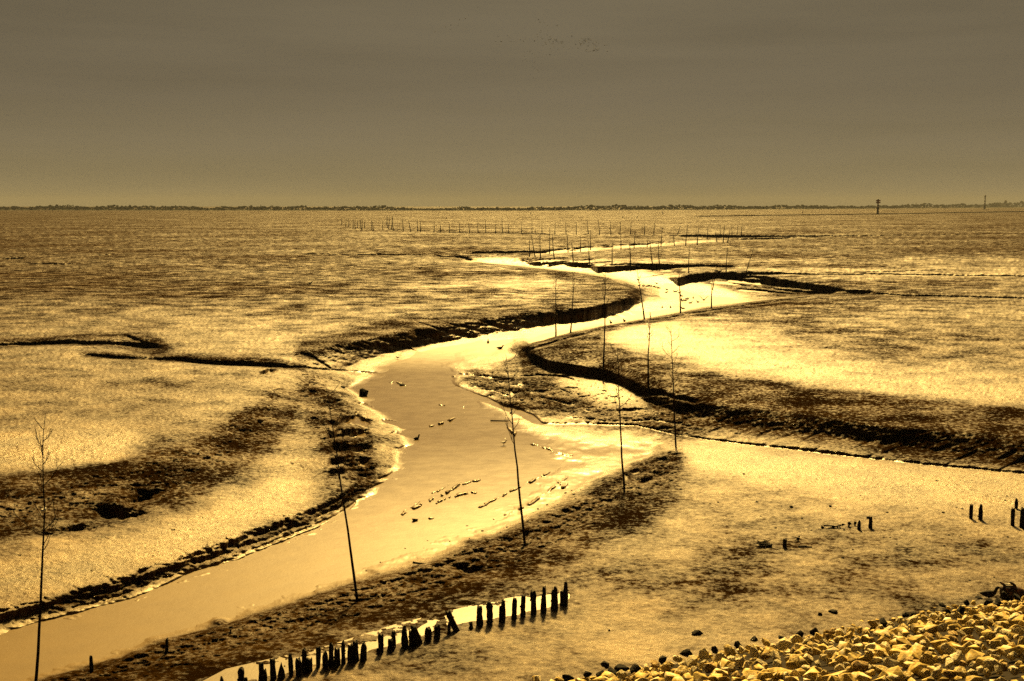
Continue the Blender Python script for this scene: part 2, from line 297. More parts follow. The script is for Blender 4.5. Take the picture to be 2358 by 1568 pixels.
# hummock and hollows on the left
Z += blob(272, 1150, 34, 20) * .16 - blob(320, 1150, 46, 26, -.1) * .24 - blob(262, 1184, 62, 16, .1) * .26 - blob(190, 1215, 60, 12, -.25) * .12 - blob(120, 1235, 70, 10, .1) * .08
trench([(130, 1225), (190, 1222), (258, 1215)], 12, .8, 20, 8, 80); trench([(1240, 800), (1300, 783), (1387, 758), (1470, 744), (1573, 727), (1650, 714), (1715, 705), (1790, 694), (1870, 685)], [16, 12, 8, 7, 7, 7, 7, 8, 8], .9, 12, 1.5, 81)
trench([(230, 1190), (280, 1196), (330, 1185)], 22, .8, 20, 8, 82); trench([(300, 1158), (340, 1150), (385, 1130)], 20, .8, 20, 8, 83)
# near shore: edge of the flat, lumps, the washed-out bay
N1 = [(-800, 1790), (67, 1586), (200, 1550), (367, 1497), (480, 1462), (567, 1440), (786, 1374), (953, 1325), (1060, 1286), (1160, 1250), (1230, 1222), (1340, 1166), (1420, 1120), (1500, 1075), (1565, 1046)]
trench(N1, [10, 12, 14, 18, 16, 14, 12, 12, 18, 26, 22, 16, 18, 26, 14], .55, 20, 14, 90)
trench([(u_, v_ + 26) for u_, v_ in N1[2:]], [9, 10, 12, 10, 8, 9, 12, 18, 14, 9, 10, 16, 10], .5, 30, 16, 91)
trench([(u_, v_ + 52) for u_, v_ in N1[3:]], [8, 8, 9, 12, 10, 9, 10, 8, 8, 8, 8, 7], .45, 40, 20, 92)
trench([(760, 1396), (830, 1383), (930, 1372), (1010, 1350), (1060, 1330), (1095, 1312)], [9, 10, 8, 8, 14, 16], .8, 20, 6, 93)
Z -= blob(1075, 1315, 40, 14, .2) * .22 + blob(1000, 1322, 60, 10, -.3) * .05
for u_, v_, r_, h_ in ((505, 1428, 17, .22), (382, 1478, 16, .10), (1083, 1243, 14, .10), (975, 1296, 26, .10), (870, 1313, 12, .05), (735, 1360, 10, .05), (1120, 1232, 9, .05)):
    Z += blob(u_, v_ + 4, r_, r_ * .5) * h_
for k, (pp, w_) in enumerate((([(925, 1182), (960, 1166), (1010, 1142), (1068, 1110)], 7), ([(925, 1180), (975, 1148), (1040, 1112)], 4), ([(1000, 1160), (1040, 1140), (1100, 1128)], 6), ([(1040, 1150), (1055, 1135), (1100, 1132)], 5), ([(1060, 1115), (1085, 1108), (1110, 1104)], 5),
        ([(985, 982), (1010, 974), (1050, 962)], 5), ([(1005, 932), (1045, 930), (1080, 938)], 4), ([(1170, 985), (1185, 1000), (1195, 985)], 9), ([(1165, 1010), (1180, 1005), (1190, 995)], 6), ([(1280, 1100), (1295, 1120), (1310, 1110)], 7), ([(900, 882), (915, 878), (935, 890)], 4),
        ([(1100, 1170), (1180, 1130), (1280, 1080)], 5), ([(1130, 1200), (1220, 1160), (1310, 1098)], 6), ([(1220, 1020), (1280, 1040), (1330, 1052)], 4), ([(950, 1198), (975, 1196), (1000, 1194)], 4), ([(1040, 865), (1065, 860), (1100, 858)], 5))):
    ridge(pp, w_, .9, 10, 5, 700 + k)
# furrows down the slip faces
def furrows(mask, ang, length, spacing, k, seed):
    global Z
    c, s = math.cos(ang), math.sin(ang)
    al = U * c + V * s; ac = -U * s + V * c + 6 * (vnoise(al / 60, U * 0 + seed, seed) - .5)
    n = vnoise(al / length, ac / spacing, seed)
    n = sstep(.5, .92, n) * (.4 + .6 * vnoise(U / 50, V / 25, seed + 3))
    Z -= mask * n * spacing * PERM * k
furrows(band([(900, 775), (1000, 765), (1200, 745), (1350, 725), (1480, 700)], 30, 24), .30, 90, 6, .75, 201)
furrows(band([(1480, 690), (1540, 690), (1600, 690)], 18, 14), .25, 50, 5, .6, 202)
furrows(band([(1600, 985), (1750, 1005), (1900, 1025), (2105, 1040), (2358, 1068), (3000, 1150)], 28, 22), -.42, 50, 8, .75, 203)
furrows(band([(0, 1300), (200, 1270), (400, 1215), (560, 1150), (700, 1090)], 70, 60), .16, 90, 4, .32, 204)
furrows(band([(0, 1400), (200, 1360), (434, 1290), (684, 1200), (800, 1150)], 25, 50), .5, 26, 6, .4, 205)
furrows(band([(730, 830), (800, 812), (900, 800), (1000, 788)], 26, 18), .35, 50, 6, .7, 206)
furrows(band([(1080, 870), (1200, 900), (1350, 930), (1500, 965)], 50, 40), .08, 60, 7, .3, 207)
furrows(band([(800, 880), (850, 960), (900, 1000)], 60, 160, 50) * sstep(960, 900, U), .15, 40, 7, .55, 208)
furrows(band([(1200, 598), (1320, 600), (1420, 615)], 12, 12), -.14, 60, 4, .5, 209)
furrows(band([(1500, 625), (1600, 620), (1800, 650)], 14, 16), .05, 60, 5, .6, 210)
# small relief of the open mud
d_grid = H * F / np.maximum(V - HY, .5); XW = (U - CX) * d_grid / F
near = sstep(480, 560, V)
Z += np.exp(-((Z - ZW) / .16) ** 2) * (fbm(U / 60, V / 15, 331, 6, .55) - .5) * .12 * sstep(700, 800, V)      # ragged waterline
notwater = sstep(ZW + .0, ZW + .17, Z)
rel = (fbm(U / 26, V / 7, 301, 5, .62) - .5) * 1.5 + (vnoise(U / 6, V / 2.6, 307) - .5) * .5
sh_ = band([(1225, 815), (1320, 830), (1400, 848), (1500, 888), (1572, 920), (1800, 945), (2000, 965), (2358, 1000), (3000, 1070)], 26, 16, 15)
Z += near * notwater * rel * PERM * 2.2 * (1 - .8 * sh_)
rough_zone = np.clip(band(N1, 18, 55) + .45 * band([(-800, 1180), (0, 1170), (167, 1140), (300, 1110), (433, 1080), (520, 1020), (600, 960), (650, 920)], 45, 60) + .7 * band(L2, 20, 30) + .8 * band([(700, 900), (800, 1000), (860, 1060)], 60, 90, 40) + .7 * band([(1050, 860), (1200, 900), (1400, 940), (1600, 985)], 45, 45), 0, 1)
Z += rough_zone * notwater * (fbm(U / 24, V / 7, 311, 5, .66) - .5) * PERM * 24
Z += near * notwater * (fbm(U / 300, V / 60, 313, 3) - .5) * PERM * 6 * (1 - sstep(560, 700, V) * .6)
# shallow standing water at the old piles, the bed under it just below the pool
ZP = -.93
pil = [(430, 1600), (510, 1568), (560, 1556), (640, 1545), (700, 1528), (775, 1512), (850, 1492), (900, 1478), (960, 1460), (1020, 1440), (1080, 1424), (1150, 1414), (1220, 1400), (1280, 1386), (1312, 1374)]
pw_ = [24, 22, 22, 20, 17, 16, 17, 15, 13, 30, 36, 32, 27, 22, 15]
poolw = np.clip((band(pil, pw_, 9, 14) - .32 + .8 * (fbm(U / 26, V / 8, 341, 5, .6) - .5)) * 3, 0, 1) * (1 - .9 * np.exp(-((U - 1015) / 30) ** 2)) 
Z = Z * (1 - poolw) + (ZP - .03) * poolw
# wetness (film of water) and dryness of the mud, bank shade painted in
WET_SHADE = .29 + (.36 + .34 * sstep(950, 1250, V)) * (fbm(U / 110, V / 24, 401, 6, .7) - .5) * 1.25 + .75 * sstep(720, 600, V) * (fbm(U / 520, V / 10, 403, 4, .55) - .5) - .5 * sstep(640, 510, V) - .24 * sstep(800, 620, V) * sstep(1250, 900, U) - .15 * sstep(800, 620, V) + .10 * sstep(950, 1400, V)
WET_SHADE += .15 * sstep(ZW + .22, ZW, Z) * sstep(700, 760, V)
WET_SHADE += .9 * band([(1100, 601), (1250, 610), (1400, 624), (1500, 640), (1600, 658), (1700, 684)], 12, [4, 6, 10, 20, 30, 14]) + .55 * band([(1235, 582), (1400, 571), (1570, 558), (1690, 553)], 5, 6)
WET_SHADE += .7 * band([(1000, 775), (1200, 752), (1350, 732), (1480, 708), (1560, 695)], 14, 30) + .8 * band([(1560, 1040), (1800, 1066), (2100, 1102), (2358, 1122), (3000, 1200)], 30, 50)
WET_SHADE += .5 * band([(1380, 772), (1480, 782), (1700, 835), (1900, 872), (2100, 900), (2358, 918), (3000, 950)], [16, 40, 60, 60, 50, 45, 40], 22) + 1.0 * band([(-800, 1050), (0, 1050), (150, 1052), (300, 1030)], 55, 30)
WET_SHADE += .12 * blob(1500, 760, 150, 30) - .14 * blob(1950, 780, 520, 95) + .30 * blob(1480, 1475, 230, 60) + .35 * blob(2200, 1150, 260, 60) + .9 * blob(1420, 905, 120, 36, .25) - .25 * blob(1900, 1330, 350, 70)
WET_SHADE += .62 * band([(0, 1340), (200, 1300), (400, 1240), (560, 1180), (700, 1110)], 50, 60)
dry_shade = 1.3 * band([(-800, 1140), (0, 1135), (167, 1112), (300, 1090), (433, 1070), (500, 1030), (584, 985), (650, 930)], 30, 62)
dry_shade += 1.25 * band([(1230, 815), (1320, 822), (1400, 840), (1572, 900), (1800, 930), (2000, 957), (2358, 1000), (3000, 1070)], [16, 30, 32, 24, 30, 34, 40, 40], [40, 34, 24, 40, 44, 46, 50, 50], 30)
dry_shade += 1.0 * band([(1205, 800), (1280, 781), (1333, 767), (1387, 754), (1470, 739), (1573, 722), (1715, 701), (1855, 684), (1922, 680), (2000, 679)], 3, [50, 60, 34, 16, 11, 9, 9, 11, 10, 8], 10)  # shade below the rim of the right flat, painted in
dry_shade += 1.2 * band([(1093, 607), (1253, 623), (1320, 631), (1397, 645), (1447, 664), (1470, 676)], 3, [2, 4, 9, 22, 36, 20], 8)
dry_shade += 1.0 * band([(690, 812), (790, 785), (880, 765), (1000, 744), (1200, 714), (1350, 700), (1450, 680)], [20, 16, 16, 16, 14, 14, 20], [18, 18, 20, 22, 18, 16, 12], 20)
dry_shade += .7 * band([(1205, 595), (1310, 584), (1410, 577), (1573, 570)], 2, 9, 15) + .9 * band([(1580, 632), (1700, 640), (1800, 655), (1900, 666), (2100, 678)], [6, 12, 18, 14, 6], [10, 18, 18, 12, 6], 20) + .8 * band([(1300, 541), (1572, 545), (1800, 546), (1950, 545)], 5, 5)
dry_shade += .5 * band([(u_, v_ + 40) for u_, v_ in N1], 50, 75) + .6 * rough_zone + .5 * band([(0, 515), (400, 522), (800, 520), (1100, 516), (2358, 512)], 6, 14) + .5 * band([(0, 498), (600, 499), (1500, 495), (2358, 493)], 2, 2) + .5 * band([(1500, 508), (1900, 508), (2358, 505), (3000, 503)], 4, 5, 200) + .4 * band([(1300, 527), (1900, 530), (2358, 530)], 4, 4, 200) + .5 * band([(-200, 536), (300, 537), (900, 528)], 5, 6, 150)
dry_shade += .9 * band([(-800, 796), (0, 794), (143, 788), (267, 790), (330, 800), (380, 800)], [10, 12, 14, 16, 26, 14], [6, 5, 5, 6, 14, 10], 20) + .8 * band([(190, 816), (277, 822), (353, 825), (484, 834), (567, 838), (700, 846)], [5, 10, 12, 14, 16, 6], 5, 20)
dry_shade *= .72 + .56 * fbm(U / 50, V / 12, 421, 5, .65)
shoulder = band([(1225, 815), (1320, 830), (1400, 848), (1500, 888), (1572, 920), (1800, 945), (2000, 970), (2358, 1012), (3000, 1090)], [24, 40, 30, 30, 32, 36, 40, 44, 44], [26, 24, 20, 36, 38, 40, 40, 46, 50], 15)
dry_shade += 2.2 * shoulder + 1.1 * blob(1300, 805, 95, 30)  # paints the shaded face of the right bank near black
dry_shade += 0 * band([(1225, 822), (1320, 836), (1400, 850), (1500, 890), (1572, 922), (1800, 948), (2000, 972), (2358, 1015), (3000, 1090)], [24, 30, 26, 26, 26, 28, 34, 40, 40], [26, 24, 22, 34, 36, 34, 36, 46, 50], 15)
WET_SHADE = np.clip(WET_SHADE - dry_shade, 0, 1)  # painted shade is taken off the wetness

SILT = sstep(ZW + .13, ZW + .005, Z) * sstep(690, 760, V)      # smooth fluid mud along the water
# keep every row nearer than the one beyond it, then place the vertices
rx, ry, rz = ray(U, V)
D = (Z - H) / rz                            # ray parameter
for i in range(1, D.shape[0]): D[i] = np.minimum(D[i], D[i - 1] * (1 - 2e-5))
PX, PY, PZ = rx * D, ry * D, H + rz * D
ext = np.stack([np.stack([PX[-1] * 3, PY[-1] * 0 + y_, PX[-1] * 0 - 1.2], -1) for y_ in (0.5, -120.0)])
P3 = np.concatenate([np.stack([PX, PY, PZ], -1), ext]); nr, nc = P3.shape[:2]
WET_SHADE = np.concatenate([WET_SHADE, np.repeat(WET_SHADE[-1:], 2, 0)])
idx = np.arange(nr * nc).reshape(nr, nc)
quads = np.stack([idx[1:, :-1], idx[1:, 1:], idx[:-1, 1:], idx[:-1, :-1]], -1).reshape(-1, 4)
me = bpy.data.meshes.new('mudflat')
me.vertices.add(nr * nc); me.vertices.foreach_set('co', P3.reshape(-1).astype(np.float32))
me.loops.add(quads.size); me.loops.foreach_set('vertex_index', quads.reshape(-1).astype(np.int32))
me.polygons.add(len(quads)); me.polygons.foreach_set('loop_start', np.arange(0, quads.size, 4, dtype=np.int32))
me.update(calc_edges=True)
me.polygons.foreach_set('use_smooth', np.ones(len(quads), bool))
sa_ = me.attributes.new('silt', 'FLOAT', 'POINT'); sa_.data.foreach_set('value', np.concatenate([SILT, np.repeat(SILT[-1:] * 0, 2, 0)]).reshape(-1).astype(np.float32))
at_ = me.attributes.new('wet', 'FLOAT', 'POINT'); at_.data.foreach_set('value', WET_SHADE.reshape(-1).astype(np.float32))  # wetness less the painted bank shade
mud = bpy.data.objects.new('mudflat', me); COL.objects.link(mud); mud['kind'] = 'structure'

def ground(u, v, iters=12):                 # point of the modelled surface seen at (u, v)
    j = np.clip(np.interp(v, vs, np.arange(len(vs))), 0, len(vs) - 1); i = np.clip(np.interp(u, us, np.arange(len(us))), 0, len(us) - 1)
    i0, j0 = min(int(i), len(us) - 2), min(int(j), len(vs) - 2); a, b = i - i0, j - j0
    q = (P3[j0, i0] * (1 - a) + P3[j0, i0 + 1] * a) * (1 - b) + (P3[j0 + 1, i0] * (1 - a) + P3[j0 + 1, i0 + 1] * a) * b
    return Vector(q)

# ------------------------------------------------------------------ materials
class Mat:
    def __init__(s, name):
        s.m = bpy.data.materials.new(name); s.m.use_nodes = True; s.t = s.m.node_tree; s.b = s.t.nodes['Principled BSDF']
    def n(s, t, **k):
        q = s.t.nodes.new(t)
        for a, b in k.items(): setattr(q, a, b)
        return q
    def l(s, a, b): s.t.links.new(a, b)
    def noise(s, vec, scale, detail=6, rough=.6):
        q = s.n('ShaderNodeTexNoise'); q.inputs['Scale'].default_value = scale; q.inputs['Detail'].default_value = detail; q.inputs['Roughness'].default_value = rough
        s.l(vec, q.inputs['Vector']); return q.outputs['Fac']
    def ramp(s, fac, stops):
        q = s.n('ShaderNodeValToRGB'); ramp(q, stops); s.l(fac, q.inputs[0]); return q.outputs[0]
    def mr(s, x, a, b, c, d):
        q = s.n('ShaderNodeMapRange'); s.l(x, q.inputs[0])
        for i, w in enumerate((a, b, c, d)): q.inputs[i + 1].default_value = w
        return q.outputs[0]
    def math(s, op, x, y):
        q = s.n('ShaderNodeMath', operation=op)
        for i, w in enumerate((x, y)):
            if isinstance(w, (int, float)): q.inputs[i].default_value = w
            else: s.l(w, q.inputs[i])
        return q.outputs[0]
    def bump(s, h, dist, strength=1.0, normal=None):
        q = s.n('ShaderNodeBump'); q.inputs['Distance'].default_value = dist; q.inputs['Strength'].default_value = strength; s.l(h, q.inputs['Height'])
        if normal is not None: s.l(normal, q.inputs['Normal'])
        return q.outputs[0]
def mat_mud():
    M = Mat('wet_mud'); g = M.n('ShaderNodeNewGeometry').outputs['Position']
    wet = M.n('ShaderNodeAttribute', attribute_name='wet').outputs['Fac']
    n1 = M.noise(g, .35, 9, .62); n2 = M.noise(g, 5.0, 9, .74); n3 = M.noise(g, .03, 10, .6)
    silt = M.n('ShaderNodeAttribute', attribute_name='silt').outputs['Fac']
    c = M.ramp(M.math('ADD', n1, M.math('ADD', M.mr(wet, 0, .7, -.16, .10), M.mr(n2, .3, .7, -.10, .10))), [(.25, (.009, .0042, .0006)), (.5, (.048, .024, .0035)), (.75, (.12, .065, .011))])  # low values darken the colour, so the painted bank shade shows here
    mx = M.n('ShaderNodeMix', data_type='RGBA'); M.l(silt, mx.inputs['Factor']); M.l(c, mx.inputs[6]); mx.inputs[7].default_value = (.105, .065, .019, 1)
    M.l(mx.outputs[2], M.b.inputs['Base Color'])
    r = M.math('ADD', M.mr(wet, 0, 1, .62, .40), M.math('ADD', M.mr(n1, .3, .7, .06, -.06), M.mr(n2, .3, .7, .08, -.08)))
    rs_ = M.n('ShaderNodeMix', data_type='FLOAT'); M.l(silt, rs_.inputs[0]); M.l(r, rs_.inputs[2]); sy = M.n('ShaderNodeSeparateXYZ'); M.l(g, sy.inputs[0]); M.l(M.ramp(M.mr(sy.outputs['Y'], 0, 200, 0, 1), [(.15, (.52,) * 3), (.185, (.47,) * 3), (.24, (.31,) * 3), (.30, (.21,) * 3), (.42, (.22,) * 3), (.50, (.42,) * 3)]), rs_.inputs[3])
    M.l(rs_.outputs[0], M.b.inputs['Roughness'])
    M.b.inputs['IOR'].default_value = 1.38
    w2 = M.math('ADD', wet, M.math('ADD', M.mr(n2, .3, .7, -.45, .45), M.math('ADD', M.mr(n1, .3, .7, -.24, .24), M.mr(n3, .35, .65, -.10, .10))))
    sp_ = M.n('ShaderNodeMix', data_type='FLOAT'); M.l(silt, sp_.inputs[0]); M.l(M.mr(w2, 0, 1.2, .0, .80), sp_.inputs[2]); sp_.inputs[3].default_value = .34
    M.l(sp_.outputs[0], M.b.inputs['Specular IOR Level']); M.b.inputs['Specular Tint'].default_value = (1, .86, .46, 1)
    b = M.bump(n2, .075, .9); b = M.bump(n1, .30, .9, b); b = M.bump(n3, .5, .6, b)
    vm = M.n('ShaderNodeMix', data_type='VECTOR'); M.l(M.mr(silt, 0, 1, 0, .95), vm.inputs[0]); M.l(b, vm.inputs[4]); M.l(M.n('ShaderNodeNewGeometry').outputs['Normal'], vm.inputs[5])
    nv = M.n('ShaderNodeVectorMath', operation='NORMALIZE'); M.l(vm.outputs[1], nv.inputs[0]); M.l(nv.outputs[0], M.b.inputs['Normal']); return M.m
def mat_water(name, deep, rough, spec=.5):
    M = Mat(name); g = M.n('ShaderNodeNewGeometry').outputs['Position']
    n = M.noise(g, 1.2, 6, .6); n2 = M.noise(g, 14, 4, .6)
    M.l(M.ramp(n, [(.3, (deep[0] * .9, deep[1] * .9, deep[2] * .9)), (.7, deep)]), M.b.inputs['Base Color'])
    sy = M.n('ShaderNodeSeparateXYZ'); M.l(g, sy.inputs[0])          # wind ruffles some reaches of the creek more than others
    wind = M.ramp(M.mr(sy.outputs['Y'], 0, 200, 0, 1), [(.15, (1.5,) * 3), (.185, (1.35,) * 3), (.24, (.85,) * 3), (.30, (.58,) * 3), (.42, (.62,) * 3), (.50, (1.25,) * 3)])
    M.l(M.math('MULTIPLY', M.mr(n, .3, .7, rough * .93, rough * 1.07), wind), M.b.inputs['Roughness']); M.b.inputs['IOR'].default_value = 1.333; M.b.inputs['Specular IOR Level'].default_value = spec; M.b.inputs['Specular Tint'].default_value = (1, .88, .55, 1)
    M.l(M.bump(n2, .004, .6, M.bump(n, .02, .5)), M.b.inputs['Normal']); return M.m
MUD = mat_mud(); me.materials.append(MUD)
WATER = mat_water('silty_water', (.105, .065, .019), .36, .34); POOL = mat_water('still_water', (.10, .07, .03), .27)
def quad_sheet(name, pts, z, m, kind='structure'):
    b = bmesh.new(); b.faces.new([b.verts.new((*at(u, v, z)[:2], z)) for u, v in pts]); mm = bpy.data.meshes.new(name); b.to_mesh(mm); b.free()
    mm.materials.append(m); o = bpy.data.objects.new(name, mm); COL.objects.link(o); o['kind'] = kind; return o
quad_sheet('water', [(-900, 1800), (60, 1600), (700, 1420), (1130, 1250), (1350, 1120), (1450, 1060), (1480, 900), (1800, 712), (1740, 640), (1560, 600), (1330, 604), (1180, 640), (1150, 730), (700, 830), (620, 900), (560, 1200), (-900, 1500)], ZW, WATER)
quad_sheet('pool_water', [(330, 1640), (520, 1540), (760, 1485), (900, 1440), (1100, 1390), (1340, 1345), (1345, 1400), (1100, 1450), (900, 1510), (700, 1560), (520, 1610)], ZP, POOL)
# ------------------------------------------------------------------ builders for the things that stand here
rnd = random.Random(11)
def simple(name, col, rough=.8, spec=.2, var=.35, scale=8, bump=.01, col2=None):
    M = Mat(name); tcn = M.n('ShaderNodeTexCoord').outputs['Object']
    inf = M.n('ShaderNodeObjectInfo').outputs['Random']
    mp = M.n('ShaderNodeVectorMath', operation='ADD'); M.l(tcn, mp.inputs[0])
    cx = M.n('ShaderNodeCombineXYZ'); M.l(M.math('MULTIPLY', inf, 37.0), cx.inputs[0]); M.l(cx.outputs[0], mp.inputs[1])
    n = M.noise(mp.outputs[0], scale, 8, .65); c2 = col2 or tuple(min(1, c * (1 + var)) for c in col)
    M.l(M.ramp(n, [(.32, tuple(c * (1 - var) for c in col)), (.5, col), (.68, c2)]), M.b.inputs['Base Color'])
    M.b.inputs['Roughness'].default_value = rough; M.b.inputs['Specular IOR Level'].default_value = spec
    if bump: M.l(M.bump(n, bump, .8), M.b.inputs['Normal'])
    return M.m
WOOD = simple('wet_black_wood', (.012, .008, .004), .75, .12, .5, 14, .02)
BARK = simple('dark_bark', (.022, .012, .005), .85, .1, .4, 20, 0)
WHITE = simple('white_reflector', (.85, .84, .78), .5, .3, .05, 5, 0)
ROCKS = [simple('pale_stone', (.66, .54, .27), .78, .25, .7, 4, .04, (.92, .90, .86)), simple('ochre_stone', (.55, .39, .10), .8, .2, .8, 4, .04, (.90, .84, .66)), simple('brown_stone', (.30, .18, .04), .8, .2, .85, 4, .04, (.82, .70, .38))]
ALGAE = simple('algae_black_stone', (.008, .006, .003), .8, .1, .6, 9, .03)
CLOD = simple('dark_mud_clod', (.016, .010, .004), .8, .15, .5, 20, .01)
DUCK = simple('dark_plumage', (.012, .009, .006), .8, .1, .4, 12, 0)
GULL = simple('white_plumage', (.82, .80, .72), .7, .2, .06, 12, 0); GREY = simple('grey_plumage', (.30, .29, .27), .7, .2, .1, 12, 0)
RED = simple('red_paint', (.35, .035, .015), .5, .4, .2, 3, 0); BLACK = simple('black_paint', (.012, .010, .009), .6, .3, .3, 3, 0)
RUST = simple('rusty_steel', (.020, .010, .006), .7, .3, .8, 9, .01, (.12, .035, .010)); LEAF = simple('far_foliage', (.020, .026, .014), .9, .05, .35, .2, 0)
BRICK = simple('far_masonry', (.16, .12, .09), .9, .1, .2, .3, 0); GROUNDD = simple('slope_soil', (.012, .008, .003), .9, .05, .5, 3, .03)

def tag(o, label=None, cat=None, group=None, kind=None):
    for k, v_ in (('label', label), ('category', cat), ('group', group), ('kind', kind)):
        if v_: o[k] = v_
    return o
def empty(name, loc): 
    o = bpy.data.objects.new(name, None); o.empty_display_size = .1; o.location = loc; COL.objects.link(o); return o
class MB:
    def __init__(s): s.v = []; s.f = []
    def tube(s, pts, rad, n=6, flat=1.0, cap=True):
        pts = [Vector(p) for p in pts]; b = len(s.v); prev = None
        for i, p in enumerate(pts):
            t = (pts[min(i + 1, len(pts) - 1)] - pts[max(i - 1, 0)]).normalized()
            if prev is None: a = t.orthogonal().normalized() if abs(t.z) > .9 else t.cross(Vector((0, 0, 1))).normalized()
            else:
                a = prev - t * prev.dot(t)
                a = a.normalized() if a.length > 1e-6 else t.orthogonal().normalized()
            prev = a; c = t.cross(a); r = rad[i] if hasattr(rad, '__len__') else rad
            for k in range(n):
                w = 2 * math.pi * k / n; s.v.append(p + (a * math.cos(w) + c * math.sin(w) * flat) * r)
        for i in range(len(pts) - 1):
            for k in range(n):
                s.f.append((b + i * n + k, b + i * n + (k + 1) % n, b + (i + 1) * n + (k + 1) % n, b + (i + 1) * n + k))
        if cap: s.f.append(tuple(b + k for k in range(n))[::-1]); s.f.append(tuple(b + (len(pts) - 1) * n + k for k in range(n)))
    def box(s, c, d, rot=0.0):
        b = len(s.v); R = Matrix.Rotation(rot, 3, 'Z')
        for z in (-1, 1):
            for x, y in ((-1, -1), (1, -1), (1, 1), (-1, 1)): s.v.append(Vector(c) + R @ Vector((x * d[0] / 2, y * d[1] / 2, z * d[2] / 2)))
        for q in ((0, 3, 2, 1), (4, 5, 6, 7), (0, 1, 5, 4), (1, 2, 6, 5), (2, 3, 7, 6), (3, 0, 4, 7)): s.f.append(tuple(b + i for i in q))
    def mesh(s, name, mat, smooth=True):
        m = bpy.data.meshes.new(name); m.from_pydata([tuple(v) for v in s.v], [], s.f); m.update()
        if smooth: m.polygons.foreach_set('use_smooth', [True] * len(m.polygons))
        m.materials.append(mat); return m
    def build(s, name, mat, parent=None, loc=None, smooth=True):
        o = bpy.data.objects.new(name, s.mesh(name, mat, smooth)); COL.objects.link(o)
        if parent is not None: o.parent = parent
        if loc is not None: o.location = loc
        return o

# ------------------------------------------------------------------ withies: slim bare saplings that mark the channel
def withy_parts(top, r0, seed, nb, spread, up0, fine):
    """stem points to `top` (relative to the base) and a list of branches, each [(points, radii)...]"""
    q = random.Random(seed); top = Vector(top); Ln = top.length
    n = 12; side = Vector((q.uniform(-1, 1), q.uniform(-.5, .5), 0)) * Ln * .012
    st = [Vector((0, 0, -.5))] + [top * (i / n) + side * math.sin(i / n * math.pi * q.uniform(.8, 1.6)) + Vector((q.uniform(-1, 1), q.uniform(-1, 1), 0)) * Ln * .0022 for i in range(0, n + 1)]
    rad = [r0 * 1.05] + [r0 * (1 - .86 * (i / n)) for i in range(n + 1)]
    def on(t): 
        f = 1 + t * n; i = min(int(f), n); return st[i].lerp(st[i + 1], f - i)
    br = []; a = q.uniform(0, 6.28)
    for k in range(nb):
        t = up0 + (1 - up0) * ((k + q.uniform(.1, .9)) / nb) * .92; a += 2.4 + q.uniform(-.6, .6)
        ln = Ln * spread * (1.15 - t * .75) * q.uniform(.55, 1.2); d = Vector((math.cos(a), math.sin(a) * .8, 0))
        p = on(t); pts = [p]; el = q.uniform(.35, .8)
        for i in range(1, 6):
            e = el + (i / 5) * q.uniform(.35, .8)
            p = p + (d * math.cos(e) + Vector((0, 0, 1)) * math.sin(e)) * ln / 5 + Vector((q.uniform(-1, 1), q.uniform(-1, 1), q.uniform(-1, 1))) * ln * .015; pts.append(p)
        rb = max(r0 * (1 - .86 * t) * .6, r0 * .26)
        tubes = [(pts, [rb * (1 - .7 * i / 5) for i in range(6)])]
        for j in range(fine):
            i = q.randint(1, 4); p = pts[i].lerp(pts[i + 1], q.random()); dd = (pts[i + 1] - pts[i]).normalized(); w = Vector((q.uniform(-1, 1), q.uniform(-1, 1), q.uniform(-.1, .8)))
            l2 = ln * q.uniform(.2, .5); e1 = p + (dd * .8 + w * .55).normalized() * l2 * .5; e2 = e1 + (dd * .8 + w * .4 + Vector((0, 0, .5))).normalized() * l2 * .5
            tubes.append(([p, e1, e2], [rb * .6, rb * .5, rb * .4]))
        br.append(tubes)
    return st, rad, br
def withy(base, top, label, seed, nb=12, spread=.16, up0=.55, fine=3, r0=.045, band_v=None, group=None, parts=2, dz=-.02):
    g = ground(*base); rx_, ry_, rz_ = ray(*top); t = g.y / ry_; tp = Vector((rx_ * t, g.y, H + rz_ * t)) - g
    st, rad, br = withy_parts(tp, r0, seed, nb, spread, up0, fine)
    if parts == 0:
        m = MB(); m.tube(st, rad, 5)
        for tubes in br:
            for p, r in tubes: m.tube(p, r, 3, cap=False)
        o = m.build('withy', BARK, loc=g)
    else:
        o = empty('withy', g); m = MB(); m.tube(st, rad, 8); m.build('stem', BARK, o)
        if parts == 2:
            for tubes in br:
                m = MB()
                for p, r in tubes: m.tube(p, r, 4, cap=False)
                m.build('branch', BARK, o)
        else:
            m = MB()
            for tubes in br:
                for p, r in tubes: m.tube(p, r, 3, cap=False)
            m.build('twigs', BARK, o)
        if band_v:
            f = (base[1] - band_v) / (base[1] - top[1]); c = tp * f; d_ = tp.normalized(); i = min(int(1 + f * 12), 12)
            c = st[i].lerp(st[i + 1], 1 + f * 12 - i); rr = rad[i] + .012
            m = MB(); m.tube([c - d_ * .05, c + d_ * .05], [rr, rr], 10); 
            m.tube([c + Vector((-rr, -rr, 0)) - d_ * .05, c + Vector((-rr, -rr, 0)) + d_ * .03], [.035, .035], 8)
            m.build('reflector_band', WHITE, o)
    tag(o, label, 'channel marker', group or 'withies marking the creek'); return o
